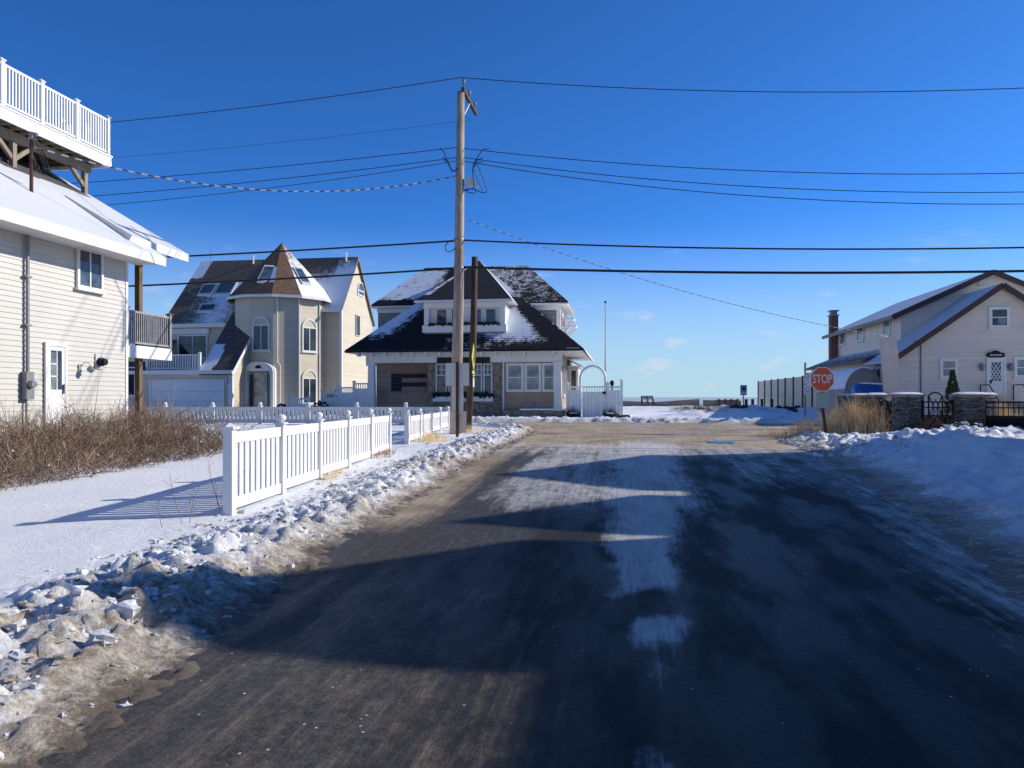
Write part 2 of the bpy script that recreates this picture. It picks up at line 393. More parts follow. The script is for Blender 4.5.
sheet('road', m_road, frange(-5.5, 8.6, .11), frange(-9, 25.6, .16), f_road, ['ice', 'sand', 'wet_shade'], rot=True)
def f_cross(r, s):
    X, Y = CA*r+SA*s, -SA*r+CA*s
    rut = .018*N(r*.25, s*1.6)+.01*N(r*1.5, s*2)
    ice = .30*smooth(.5, 1, N(r*.15+3, s*.7)+.6)
    return r, s, g(Y)+.006+rut*smooth(25.5, 27, s), {'ice': ice*.8, 'sand': 1.15*smooth(24.6, 26, s)+.35}
sheet('cross_street', m_road, frange(-45, -10, 2.)+frange(-9.5, 16, .25)+frange(18, 60, 3), frange(25.61, 33.4, .16), f_cross, ['ice', 'sand'], rot=True)

def bank_lump(x, y, sc_=1.):
    d, _ = noise.voronoi(Vector((x*4.3*sc_, y*4.3*sc_, .0)))
    d2, _ = noise.voronoi(Vector((x*10*sc_, y*10*sc_, .7)))
    return clamp(.62-d[0])*.9+clamp(.55-d2[0])*.38
def HL(X, Y, fine=True):
    """left verge snow height and dirt"""
    eX = lerp_tab(edgeL_t, Y)+.16*N(Y*1.3, 5)+.07*N(Y*4, 9)
    t = eX-X; near = smooth(9, 4, Y)
    wdt = 1.6+.85*near
    if Y > 24: wdt *= 1-.35*smooth(24, 28, Y)
    crest = .12+.06*near+.05*N(Y*.6, 2)
    env = smooth(-.05, wdt*.42, t)*smooth(wdt*1.12, wdt*.55, t)
    toe = smooth(-.45, .1, t)
    lawn = .035*smooth(wdt*.35, wdt, t)+(.012*fbm(X*1.7, Y*.8, 5)+.02*clamp(N(X*3.2, Y*2.6)-.45))*smooth(wdt*.8, wdt, t)+.03*fbm(X*.35, Y*.35, 3)*smooth(wdt, wdt+2, t)
    z = lawn+env*crest
    dirt = 0.
    if fine and t < wdt*1.4:
        e2 = max(env, .45*smooth(.0, .3, t)*smooth(.8, .4, t)*.6)
        z += e2*(.175*bank_lump(X, Y)+.10*fbm(X*2.2, Y*2.2, 6))*(1.0+.25*near)
        z += .036*toe*fbm(X*8, Y*8, 4)*smooth(wdt*1.3, wdt*.9, t)
        dirt = smooth(wdt*1.15, wdt*.55, t)*.47+smooth(wdt*.5, .05, t)*.30+smooth(.4, -.05, t)*.55+.32*fbm(X*.8, Y*.8, 3)*smooth(wdt*1.2, wdt*.7, t)
    return g(Y)+z*toe-.07*(1-smooth(-.35, .05, t)), dirt
def f_left(t, Y):
    X = lerp_tab(edgeL_t, Y)-t; z, d = HL(X, Y)
    return X, Y, z, {'snow': d}
sheet('snow_verge_west', m_bank, frange(-.5, 3.3, .036)+[3.34+.12*k for k in range(12)]+[5+.5*k for k in range(16)],
      frange(1.2, 12, .036)+frange(12.05, 31.6, .055), f_left, ['snow']).name = 'snow_verge'
def HR(X, Y):
    eX = lerp_tab(edgeR_t, Y)+.34*N(Y*.9, 15)+.18*N(Y*3.2, 19)+.08*N(Y*9, 3)
    t = X-eX
    toe = smooth(-.4, .3, t)
    far = smooth(20.5, 23, Y)
    z = .05*smooth(0, .5, t)+.12*smooth(.7, 1.5, t)+(.21+.16*smooth(20, 14, Y))*smooth(1.9, 3.6, t)
    rough = smooth(.1, 1.2, t)*smooth(12, 4, t)
    z += rough*(.09*bank_lump(X, Y, .8)+.09*fbm(X*1.1, Y*1.1, 6))
    z += .05*fbm(X*.5, Y*.5, 3)*smooth(2, 5, t)
    ridge = smooth(16.5, 19, Y)*smooth(.3, 1.1, t)*(smooth(23.8, 22.8, Y) if X > 9.5 else 1)
    z += ridge*(.22*bank_lump(X, Y, .75)+.14*fbm(X*1.3, Y*1.3, 6)+.04)
    z *= 1-.75*smooth(21.0, 21.7, Y)*smooth(9.2, 10.2, X)
    d = .75*smooth(1.2, .1, t)+.42*smooth(2.6, 1.0, t)+.15*fbm(X*1.4, Y*1.4, 3)*smooth(4, 1, t)
    return g(Y)+z*toe-.07*(1-smooth(-.35, .05, t)), d
def f_right(t, Y):
    X = lerp_tab(edgeR_t, Y)+t; z, d = HR(X, Y); return X, Y, z, {'snow': d}
sheet('snow_verge', m_bank, frange(-.45, 5.2, .055)+[5.3+.2*k for k in range(20)]+[9.5+.8*k for k in range(20)],
      frange(1.5, 16, .09)+frange(16.06, 25.8, .06), f_right, ['snow'])
def HB(X, Y):
    """snow in front of the houses and the dune beyond the cross street"""
    e = 32.75-.15*(X-2)+.25*N(X*.7, 4)+.12*N(X*2.4, 8)
    t = Y-e
    z = .09*smooth(-.1, .5, t)
    up = smooth(4.2, 7, X)
    z += up*.013*clamp(Y-33.5, 0, 26)
    def mound(cx, cy, rx, ry, h):
        q = ((X-cx)/rx)**2+((Y-cy)/ry)**2
        return h*math.exp(-q*1.6)
    m = mound(9.6, 36.9, 2.2, 1.3, .34)+mound(12.0, 36.4, 2.6, 1.3, .52)+mound(11.0, 49, 3.5, 2.0, .22)+mound(18.5, 43, 3.5, 4, .35)+mound(6.3, 42, 2.5, 1.5, .15)
    z += m*(1+.5*fbm(X*.9, Y*.9, 4))
    rim = smooth(0, .4, t)*smooth(1.5, .6, t)
    z += rim*(.3*bank_lump(X, Y)+.05)+.03*fbm(X*1.2, Y*1.2, 4)*smooth(.3, 1, t)
    d = .5*smooth(1.3, .2, t)+.75*clamp(mound(9.8, 36.6, 1.5, 1.2, .9)+mound(12.4, 36.0, 2.4, 1.1, .75)-.1)
    return g(Y)+z*smooth(-.15, .15, t)-.06*(1-smooth(-.12, .1, t)), d
def f_beach(X, v):
    Y = 32.4-.15*(X-2)+v; z, d = HB(X, Y); return X, Y, z, {'snow': d}
sheet('beach_snow', m_bank, frange(-26, -2, .5)+frange(-1.9, 20, .13)+frange(20.5, 40, .8), frange(0, 5.5, .12)+frange(5.7, 27, .35), f_beach, ['snow'])
# meltwater puddle in the junction
t = NT('puddle'); m_pud = t.out((.015,.03,.055), .2, 0, .12)
b = MB(); c = Vector((6.2, 21.9, 0)); ring = []
pts = [(c.x+(.40+.35*N(k*.8, 3))*math.cos(k*.314), c.y+(.45+.35*N(k*.9, 8))*math.sin(k*.314)) for k in range(20)]
b.face([(x, y, g(y)+.022) for x, y in pts])
tag(b.build('puddle', m_pud, smooth=True), kind='structure')

# loose lumps of plowed snow
b = MB()
lump_d = []
def lump(X, Y, z, r, sm=False):
    n0 = len(b.v)
    b.ball((X, Y, z+r*.12), r, 7, 5, .7, (random.uniform(.8,1.4), random.uniform(.8,1.3), random.uniform(.5,.8)))
    lump_d.extend([random.choice((.1,.3,.45,.6,.8)) if r > .02 else random.choice((.5,.8,1.1,1.3))]*(len(b.v)-n0))
for k in range(3600):
    Y = 2.0+random.random()**1.6*25; t = random.gauss(1.15, .45)
    if t < .05: continue
    X = lerp_tab(edgeL_t, Y)-t; z, _ = HL(X, Y)
    lump(X, Y, z-.01, random.choice([.009,.012,.012,.015,.02,.02,.025,.03,.04])*(1.2 if Y < 8 else 1.3))
for (X, Y, r) in ((-2.65,5.05,.09),(-3.2,4.6,.10),(-2.5,4.5,.07),(-3.0,5.6,.08)):
    lump(X, Y, HL(X, Y)[0], r)
for (X, Y) in [(lerp_tab(edgeR_t, y)+random.uniform(.1, 2.4), y) for y in [random.uniform(17, 24.5) for _ in range(420)]]+[(random.uniform(4.5, 15), 33.1-.15*8+random.uniform(.2, 1.2)) for _ in range(110)]:
    z = HR(X, Y)[0] if Y < 26 else HB(X, Y)[0]
    lump(X, Y, z-.01, random.choice([.02,.03,.04,.05,.07]))
cl = b.build('snow_clumps', m_bank, smooth=False, attr=False)
cl.data.attributes.new('snow', 'FLOAT', 'POINT').data.foreach_set('value', lump_d)
tag(cl, 'loose lumps of dirty plowed snow scattered on the banks', 'snow', kind='stuff')

# ------------------------------------------------------------------ building helpers
def window(par, M, x0, x1, z0, z1, fw=.09, cols=1, rows=1, arch=False, glass=None, sill=True, d=.07, mat=None, fan=None):
    """window on a wall face at local y=0 (outside is -y): frame part with pane and sill sub-parts"""
    mat = mat or m_trim; b = MB(M); xc, w = (x0+x1)/2, (x1-x0)/2
    if arch:
        n = 12; zc = z1-w
        for ro, ri in ((w, w-fw),):
            for k in range(n):
                a0, a1 = math.pi*k/n, math.pi*(k+1)/n
                P = [(xc+q*math.cos(a), zc+q*math.sin(a)) for q, a in ((ro,a0),(ro,a1),(ri,a1),(ri,a0))]
                b.prism(P, -d, .0)
        b.box(x0, x0+fw, -d, 0, z0+fw, zc); b.box(x1-fw, x1, -d, 0, z0+fw, zc); b.box(x0, x1, -d, 0, z0, z0+fw)
        b.box(x0+fw, x1-fw, -d+.01, 0, zc-fw*.5, zc+fw*.4)
        zt = zc-fw*.5
    else:
        b.box(x0, x0+fw, -d, 0, z0+fw, z1-fw); b.box(x1-fw, x1, -d, 0, z0+fw, z1-fw); b.box(x0, x1, -d, 0, z0, z0+fw); b.box(x0, x1, -d, 0, z1-fw, z1)
        zt = z1-fw
    for k in range(1, cols):
        x = x0+fw+(x1-x0-2*fw)*k/cols; b.box(x-.022, x+.022, -d+.015, -.005, z0+fw, zt)
    for k in range(1, rows):
        z = z0+fw+(zt-z0-fw)*k/rows; b.box(x0+fw, x1-fw, -d+.02, -.008, z-.022, z+.022)
    f = b.build('window', mat, par)
    b = MB(M); b.box(x0+fw*.8, x1-fw*.8, -.03, -.004, z0+fw*.8, zt+.01); b.build('pane', glass or m_glass, f)
    if arch:
        b = MB(M); q = w-fw*.8
        P = [(xc+q*math.cos(math.pi*k/12), zc+.03+q*math.sin(math.pi*k/12)*.98) for k in range(13)]
        b.prism(P, -.03, -.004); b.build('fanlight', fan or glass or m_glass, f)
    if sill: b = MB(M); b.box(x0-.05, x1+.05, -d-.05, -.0, z0-.06, z0-.003); b.build('sill', mat, f)
    return f
def roof(par, mat, slopes, name='roof', G=G):
    b = MB(G)
    for s in slopes: b.grid(*s)
    return b.build(name, mat, par, clean=True, attr=True)
def boxpart(par, name, mat, M, *dims, clean=False):
    b = MB(M)
    for d in dims: b.box(*d)
    return b.build(name, mat, par)

# ------------------------------------------------------------------ house on the left
def left_house():
    h = thing('house', 'white clapboard house with snowy eave and roof deck, beside the brown brush', 'house', G @ fr(-19, 13, 0))
    rw = -14.6; z1 = 5.85; s0, s1 = 5., 20.06
    b = MB(G); b.box(-24, rw-.02, s0, s1, -.1, z1)
    b.prism([(0,0),(.001,0),(0,.001)], 0, .001) if False else None
    wl = b.build('wall', m_lap, h)
    b = MB(G); p = .132; z = .25                                    # real overlapping boards on the street side
    while z < z1:
        q = [(rw-.019, z), (rw+.022, z), (rw+.004, z+p+.004), (rw-.019, z+p+.004)]
        a = [b.p((x, s0, zz)) for x, zz in q]; c = [b.p((x, s1-.07, zz)) for x, zz in q]
        for k in range(4): b.f.append([a[k], c[k], c[(k+1)%4], a[(k+1)%4]])
        b.f.append(a[::-1]); b.f.append(c)
        z += p
    b.build('clapboards', m_lap, h)
    boxpart(h, 'corner_board', m_trim, G, (rw-.1, rw+.035, s1-.07, s1+.03, 0, z1))
    # roof: lower eave over the wall, main slope with snow, bare shingles under the deck
    k = .586
    zr = lambda r: 6.33+(-14.1-r)*k
    sl = [((-13.65, s0-1, 5.87), (-13.65, 20.5, 5.87), (-16.3, 20.5, zr(-16.3)), (-16.3, s0-1, zr(-16.3)), 60, 8, lambda u, v: 1.35, .16)]
    sl.append(((-14.1, 19.5, 6.335), (-14.1, 22.37, 6.335), (-16.302, 22.37, zr(-16.302)), (-16.302, 19.5, zr(-16.302)), 16, 8, lambda u, v: 1.35, .14))
    sl.append(((-16.304, s0-1, zr(-16.304)), (-16.304, 22.37, zr(-16.304)), (-20, 22.37, zr(-20)), (-20, s0-1, zr(-20)), 120, 30,
               lambda u, v: 1.3 if (v < .27-.02*math.sin(u*40) or u > .975) else -.2, .14))
    sl.append(((-20.005, 22.37, zr(-20)), (-20.005, s0-1, zr(-20)), (-26, s0-1, zr(-20)-6*k), (-26, 22.37, zr(-20)-6*k), 20, 8, lambda u, v: 1.3, .14))
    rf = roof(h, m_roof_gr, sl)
    b = MB(G); b.beam((-13.65+.012, s0-1, 5.72), (-13.65+.012, 20.52, 5.72), .03, .27); b.beam((-14.1+.012, 19.5, 6.2), (-14.1+.012, 22.39, 6.2), .03, .25)
    b.beam((-14.1, 22.385, 6.18), (-20, 22.385, zr(-20)-.13), .03, .24); b.beam((-13.65, 20.515, 5.75), (-16.0, 20.515, 7.2), .03, .24)
    b.build('fascia', m_trim, h)
    b = MB(G); b.beam((-14.1, 19.49, 6.14), (-16.25, 19.49, zr(-16.25)-.2), .03, .4); b.build('step_board', m_trim, h)
    boxpart(h, 'soffit', m_trim, G, (rw+.03, -13.68, s0-1, 20.48, 5.64, 5.70))
    # openings
    Mw = G @ fr(rw+.024, 0, 0, math.pi/2)                           # wall frame: x = along the street, -y = outward
    def S(px, py): q = PS(px, py, rw+.02); return q[1], q[2]
    (a, zt), (c, zb) = S(75.5, 243), S(101.5, 289)
    zb = S(88, 290)[1]; zt = S(88, 245.5)[1]
    f = window(h, Mw, a, c, zb, zt, .085, 2, 1, glass=m_glassb)
    a, c = S(43.5, 0)[0], S(65.5, 0)[0]; zt = S(55, 343)[1]
    b = MB(Mw); b.box(a, a+.08, -.06, 0, .35, zt); b.box(c-.08, c, -.06, 0, .35, zt); b.box(a+.08, c-.08, -.06, 0, zt-.09, zt)
    fr_ = b.build('door_frame', m_trim, h)
    d = MB(Mw); st = .1; zm = zt-.09-1.12
    d.box(a+.085, a+.085+st, -.045, -.004, .4, zt-.1); d.box(c-.085-st, c-.085, -.045, -.004, .4, zt-.1)
    d.box(a+.085+st, c-.085-st, -.045, -.004, zt-.2, zt-.1); d.box(a+.085+st, c-.085-st, -.045, -.004, .4, zm)
    dr = d.build('storm_door', m_white, h)
    e = MB(Mw); e.box(a+.085+st, c-.085-st, -.03, -.006, zm, zt-.2); e.build('pane', m_glassb, dr)
    e = MB(Mw)
    for q in (.36, .68): e.box(a+.085+st, (a+c)/2+.05, -.036, -.031, zt-.2-1.0*q, zt-.2-1.0*q+.03)
    e.box((a+c)/2+.02, (a+c)/2+.05, -.036, -.031, zm, zt-.2)
    e.build('muntin', m_white, dr)
    e = MB(Mw); e.box(a+.1+st, (a+c)/2, -.0345, -.0302, zm+.02, zt-.24); e.build('curtain', m_glassl, dr)
    e = MB(Mw); e.box(c-.16, c-.12, -.1, -.045, zm-.1, zm+.14); e.build('handle', m_grey, dr)
    # wall lamp
    s_, zz = S(80, 368)
    lp = MB(Mw); lp.box(s_-.07, s_+.02, -.04, 0, zz-.12, zz+.1)
    lp.tube([(s_-.02,-.04,zz+.04),(s_,-.12,zz+.14),(s_+.05,-.22,zz+.14),(s_+.07,-.26,zz+.06)], .014, 6)
    lamp = lp.build('wall_lamp', m_lgrey, h)
    l2 = MB(Mw); l2.lathe([(.03,.06),(.1,-.02),(.095,-.06),(.04,-.13)], (s_+.07,-.26,zz), 10); l2.build('lamp_globe', m_glassl, lamp)
    s_, zz = S(99, 362)
    mt = MB(Mw); mt.box(s_-.17, s_+.13, -.03, 0, zz-.2, zz+.22)
    meter = mt.build('meter_plate', m_lgrey, h)
    m2 = MB(Mw @ fr(s_-.02, -.03, zz) @ Matrix.Rotation(math.pi/2, 4, 'X')); m2.lathe([(.12,0),(.12,.1),(.09,.12),(.09,.2),(.0,.21)], (0,0,0), 16); m2.build('hose_vent', m_black, meter)
    s_, zz = S(24, 386)
    mt = MB(Mw); mt.box(s_-.1, s_+.14, -.16, 0, zz-.33, zz+.35); em = mt.build('electric_meter', m_grey, h)
    m2 = MB(Mw @ fr(s_+.02, -.16, zz+.05) @ Matrix.Rotation(math.pi/2, 4, 'X')); m2.lathe([(.1,0),(.1,.05),(.085,.11),(.0,.12)], (0,0,0), 14); m2.build('dial', m_glassl, em)
    cd = MB(Mw); cd.tube([(s_+.0,-.06,zz-.3),(s_+.0,-.06,.2)], .025, 8); cd.tube([(s_+.03,-.07,zz+.34),(s_+.03,-.07,5.74)], .042, 8)
    for z in (3.4, 4.6): cd.box(s_-.06, s_+.12, -.12, 0, z, z+.04)
    cd.build('conduit', m_grey, h)
    # service mast through the roof
    ms = MB(G); rm, sm = -15.5, 17.5; zb = zr(rm)
    ms.tube([(rm, sm, zb-.1), (rm, sm, zb+1.35)], .045, 8); mm = ms.build('service_mast', m_rust, h)
    wh = MB(G); wh.tube([(rm,sm,zb+1.32),(rm+.02,sm+.02,zb+1.48),(rm+.14,sm+.05,zb+1.46)], [.075,.085,.05], 8); wh.build('weatherhead', m_grey, mm)
    lw = MB(G)
    for q in range(3): lw.tube([(rm+.1,sm,zb+1.4),(rm+.22,sm+.1*q,zb+.95),(rm+.2,sm+.25+.1*q,zb+.55),(rm+.1,sm+.05+.1*q,zb+.45),(rm+.02,sm,zb+1.0)], .014, 5)
    lw.build('drip_loop', m_cable, mm)
    # roof deck
    so, sn = 22.6, 6.; ro = -17.0; zf = 9.35
    boxpart(h, 'deck_floor', m_deckw, G, (-24, ro-.05, sn, so-.05, 9.6, 9.68))
    boxpart(h, 'deck_fascia', m_white, G, (ro-.05, ro, sn, so, zf, 9.69), (-24, ro-.05, so-.05, so, zf, 9.69), (ro-.06, ro+.03, sn, so+.03, 9.69, 9.74))
    j = MB(G)
    s_ = sn+.3
    while s_ < so-.2: j.box(-23.9, ro-.06, s_-.025, s_+.025, 9.37, 9.6); s_ += .41
    j.build('joists', m_deckw, h)
    boxpart(h, 'deck_beam', m_deckw, G, (-17.7, -17.52, sn, so-.3, 9.1, 9.37), (-22.5, -22.3, sn, so-.3, 9.1, 9.37))
    s_ = 22.1
    while s_ > 8:
        q = MB(G); q.box(-17.68, -17.54, s_-.07, s_+.07, zr(-17.6)-.1, 9.1)
        q.beam((-17.61, s_-.62, 9.1), (-17.61, s_-.05, 8.62), .1, .12)
        if s_ < 22: q.beam((-17.61, s_+.62, 9.1), (-17.61, s_+.05, 8.62), .1, .12)
        q.build('deck_post', m_deckw, h)
        q = MB(G); q.box(-22.45, -22.35, s_-.07, s_+.07, zr(-20)-2.5*k-.1, 9.1); q.build('deck_post', m_deckw, h); s_ -= 2.9
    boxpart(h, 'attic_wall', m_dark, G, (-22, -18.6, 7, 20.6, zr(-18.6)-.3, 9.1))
    # deck rail
    def rail(par, p, q, z0, z1, mat, posts=True, gap=.125, pk=.04, nb=3, G=G):
        p, q = Vector(p), Vector(q); d = q-p; L = d.length
        M = G @ fr(p.x, p.y, 0, math.atan2(d.y, d.x))
        a = MB(M); a.box(0, L, -.035, .035, z1-.07, z1); a.box(0, L, -.03, .03, z0+.07, z0+.13)
        x = gap
        while x < L-.05: a.box(x-pk/2, x+pk/2, -.02, .02, z0+.13, z1-.07); x += gap
        rl = a.build('railing', mat, par)
        if posts:
            for k in range(nb+1):
                x = L*k/nb; c = MB(M); c.box(x-.06, x+.06, -.06, .06, z0, z1+.06); pp = c.build('rail_post', mat, par)
                c = MB(M); c.box(x-.085, x+.085, -.085, .085, z1+.06, z1+.09); c.lathe([(.085,0),(.02,.05)], (x,0,z1+.09), 4); c.build('post_cap', mat, pp)
    zs = 9.74
    s_ends = [PS(px, 0, ro-.08)[1] for px in (1.5, 33.5, 72.5, 107.5)]
    se = s_ends[-1]; stp = (se-s_ends[0])/3
    rail(h, (ro-.08, se-stp*5), (ro-.08, se), zs, 10.95, m_white, True, .115, .045, 5)
    rail(h, (ro-.08, se), (-23.9, se), zs, 10.95, m_white, True, .115, .045, 4)
    # lower balcony past the gable end
    sb = 22.3
    boxpart(h, 'balcony_floor', m_deckw, G, (-20, rw-.04, 20.1, sb-.03, 3.06, 3.2))
    boxpart(h, 'balcony_fascia', m_white, G, (rw-.04, rw, 20.1, sb, 2.84, 3.215), (-20, rw-.04, sb-.03, sb, 2.84, 3.215))
    rail(h, (rw-.06, 20.12), (rw-.06, sb-.05), 3.2, 4.27, m_railg, True, .1, .035, 1)
    rail(h, (rw-.06, sb-.05), (-20, sb-.05), 3.2, 4.27, m_railg, True, .1, .035, 2)
    boxpart(h, 'porch_post', m_brown, G, (-14.95, -14.79, 20.92, 21.08, 0, 6.3))
    return rm, sm, zb+1.0, rail
rm, sm, zmast, rail = left_house()

# ------------------------------------------------------------------ turret house
def turret_house(G0=G):
    K = Matrix.Translation((0, 0, EYE)) @ Matrix.Scale(1.11, 4) @ Matrix.Translation((0, 0, -EYE))   # whole house enlarged about the camera eye: bigger and farther, same outline in view
    G = K @ G0
    h = thing('house', 'beige house with round turret and cone roof over a white garage', 'house', G0 @ fr(-24.4, 50, .3))
    zg = .3
    rR, s_f, s_b, s_r = -17.3, 43.9, 49.45, 46.5
    zr, ze = 10.85, 7.55
    k = (zr-ze)/(s_r-s_f)
    rL = -28.0
    # main body
    b = MB(G); b.box(-28, rR, s_f, s_b, zg, ze)
    M = G @ Matrix(((0,1,0,0),(1,0,0,0),(0,0,1,0),(0,0,0,1)))        # x along s, y along r
    b.M = M; b.prism([(s_f, ze), (s_r, zr-.1), (s_b, ze)], -28+.01, rR-.001); b.M = G
    b.box(-28, -23.9, 42.3, s_f-.001, zg, 6.05)
    b.build('wall', m_beige, h)
    def snowR(u, v):                                              # right part of the main slope
        return clamp(1.15-1.25*v+.25*u, -.2, 1.4)+(.25 if u > .8 else 0)
    def snowL(u, v):
        w = .1
        if v < .42: w = .36+.35*math.exp(-((u-.75)/.25)**2)
        if .40 < v < .62: w = .30+.75*smooth(.25, .7, u)
        if v > .72 and u < .17: w = .8
        if v < .38 and u < .25: w = .1
        return w
    sl = [((-24.4, 42.05, zr-(s_r-42.05)*k), (-24.4, 42.05, zr-(s_r-42.05)*k), (-24.4, s_r, zr), (-24.4, s_r, zr), 1, 1, None, 0)]
    sl = []
    d0 = 42.05
    sl.append(((rL-.25, d0, zr-(s_r-d0)*1.06*1.0), (-23.85, d0, zr-(s_r-d0)*1.06), (-23.85, s_r, zr), (rL-.25, s_r, zr), 30, 36, snowL, .14))
    sl.append(((-23.84, 43.55, zr-(s_r-43.55)*k), (rR+.14, 43.55, zr-(s_r-43.55)*k), (rR+.14, s_r, zr), (-23.84, s_r, zr), 40, 30, snowR, .14))
    sl.append(((rR+.14, s_b+.3, zr-(s_b+.3-s_r)*k), (rL-.25, s_b+.3, zr-(s_b+.3-s_r)*k), (rL-.25, s_r+.004, zr), (rR+.14, s_r+.004, zr), 20, 10, lambda u, v: .9, .14))
    rf = roof(h, m_roof_br, sl, 'roof', G)
    b = MB(G)
    b.beam((rR+.155, 43.55, zr-(s_r-43.55)*k-.1), (rR+.155, s_r, zr-.1), .03, .12); b.beam((rR+.155, s_b+.3, zr-(s_b+.3-s_r)*k-.1), (rR+.155, s_r, zr-.1), .03, .12); b.build('rake_board', m_gut, h); b = MB(G)
    b = MB(G)
    b.beam((-20, 43.53, zr-(s_r-43.55)*k-.1), (rR+.14, 43.53, zr-(s_r-43.55)*k-.1), .03, .22)
    b.build('fascia', m_trim, h)
    zc = zr-(s_r-d0)*1.06
    b = MB(G)
    b.beam((rL-.2, d0-.02, zc-.1), (-23.86, d0-.02, zc-.1), .04, .24)
    b.build('fascia', m_trim, h)
    b = MB(G)
    b.beam((-23.83, d0, zc-.12), (-23.83, s_f-.2, zc-.12+1.9), .03, .2)
    b.build('fascia', m_trim, h)
    # pipes on the ridge
    for px in (213, 255.5, 348):
        q = PF(px, 257, s_r); c = MB(G); c.tube([(q[0], s_r-.3, zr-.35), (q[0], s_r-.3, zr+(.75 if px == 213 else .25))], .02 if px == 213 else .06, 6); c.build('vent_pipe', m_grey if px == 213 else m_white, h)
    # skylights
    def skylight(r0, r1, s0, s1, off=.03):
        kk = 1.06; zz = lambda s: zr-(s_r-s)*kk+off
        b = MB(G); P = [(r0,s0),(r1,s0),(r1,s1),(r0,s1)]
        b.slab([(x, s, zz(s)+.08) for x, s in P], .1); f = b.build('skylight', m_lgrey, h)
        b = MB(G); e = .1; P = [(r0+e,s0+e),(r1-e,s0+e),(r1-e,s1-e),(r0+e,s1-e)]
        b.slab([(x, s, zz(s)+.095) for x, s in P], .012); b.build('pane', m_glassb, f)
    skylight(-27.0, -26.0, 43.9, 44.7); skylight(-25.9, -24.7, 43.9, 44.8); skylight(-26.3, -25.2, 42.75, 43.3)
    # right gable wall openings
    Mw = G @ fr(rR, 0, 0, math.pi/2)
    def S(px, py): q = PS(px, py, rR); return q[1], q[2]
    a, c = S(357.3, 0)[0], S(363.5, 0)[0]; z0, z1 = S(360, 296)[1], S(360, 282)[1]
    window(h, Mw, a, c, z0, z1, .07, arch=True, glass=m_glassb, sill=False)
    a, c = S(355.2, 0)[0], S(359.2, 0)[0]; z0, z1 = S(357, 336)[1], S(357, 315)[1]
    window(h, Mw, a, c, z0, z1, .05, glass=m_glass, sill=False, mat=m_beige)
    boxpart(h, 'corner_board', m_trim, G, (rR-.14, rR+.03, s_f-.03, s_f+.12, zg, ze-.02), (rR-.12, rR+.03, s_b-.12, s_b+.03, zg, ze-.02))
    # slider bay
    Mb = G @ fr(0, 42.3, 0)
    q0, q1 = PF(178, 335.5, 42.3), PF(208, 357, 42.3)
    window(h, Mb, q0[0], q1[0], q1[2]-.1, q0[2]+.05, .1, 2, 1, glass=m_glass, sill=False)
    q0, q1 = PF(172, 329, 42.3), PF(210, 334, 42.3); boxpart(h, 'shade_box', m_trim, Mb, (q0[0], q1[0], -.15, 0, q1[2], q0[2]))
    # garage wing
    sG = 39.2; rg0, rg1 = -29.5, -21.95; zt = 3.05
    b = MB(G); b.box(rg0, rg1, sG, 43.8, zg, zt)
    kk = 1.035; zl = lambda s: 3.18+kk*(s-39.1)
    b.M = M; b.prism([(sG, zt+.002), (42.6, zl(42.6)-.14), (42.6, zt+.002)], -23.7, rg1-.001); b.M = G
    b.box(rg0, -27.3, sG+.6, 42.3, zt+.002, 3.9)
    b.build('garage_wall', m_beige, h)
    roof(h, m_roof_lean, [((-23.85, 38.95, zl(38.95)), (rg1+.14, 38.95, zl(38.95)), (rg1+.14, 42.75, zl(42.75)), (-23.85, 42.75, zl(42.75)), 14, 24,
         lambda u, v: 1.2 if (u < .42-.5*abs(v-.22) and .02 < v < .42) else .14, .12)], 'garage_roof', G)
    roof(h, m_roof_lean, [((-29.7, 38.95, 3.2), (-27.35, 38.95, 3.2), (-27.35, 42.2, 5.2), (-29.7, 42.2, 5.2), 10, 10, lambda u, v: .2, .12)], 'garage_roof', G)
    b = MB(G); b.beam((-29.7, 38.92, 3.06), (rg1+.15, 38.92, 3.06), .05, .2); b.beam((rg1+.155, 38.95, zl(38.95)-.1), (rg1+.155, 42.2, zl(42.2)-.1), .03, .2)
    b.beam((-23.87, 39.1, zl(39.1)-.06), (-23.87, 42.6, zl(42.6)-.06), .03, .12)
    b.build('garage_fascia', m_trim, h)
    # garage door
    q0, q1 = PF(152, 382, sG), PF(222.5, 410, sG)
    b = MB(G); nz = 4; H = q0[2]-zg-.02
    for i in range(nz): b.box(q0[0], q1[0], sG-.05-.0, sG-.004, zg+.02+H*i/nz+.012, zg+.02+H*(i+1)/nz-.006)
    gd = b.build('garage_door', m_garage, h)
    b = MB(G); b.box(q0[0]-.14, q0[0]-.01, sG-.07, sG-.004, zg, q0[2]+.14); b.box(q1[0]+.01, q1[0]+.14, sG-.07, sG-.004, zg, q0[2]+.14); b.box(q0[0]-.01, q1[0]+.01, sG-.07, sG-.004, q0[2]+.005, q0[2]+.14)
    b.build('garage_door_frame', m_trim, h)
    boxpart(h, 'corner_board', m_trim, G, (rg1-.22, rg1+.03, sG-.03, sG+.12, zg, zt))
    q = PF(227, 384, sG); c = MB(G); c.box(q[0]-.06, q[0]+.06, sG-.14, sG-.004, q[2], q[2]+.35); c.build('wall_lamp', m_lgrey, h)
    q = PF(247, 378, sG+2); c = MB(G); c.box(rg1, rg1+.14, 41.0, 41.14, q[2]-.1, q[2]+.2); c.build('wall_lamp', m_lgrey, h)
    q0, q1 = PF(127, 367, sG), PF(136, 396, sG); 
    window(h, G @ fr(0, sG, 0), q0[0]-.4, q1[0], q1[2], q0[2], .07, 2, 1, glass=m_dark)
    # balcony
    boxpart(h, 'balcony_floor', m_deckw, G, (-27.34, -23.9, 39.3, 42.28, zt+.004, 3.2))
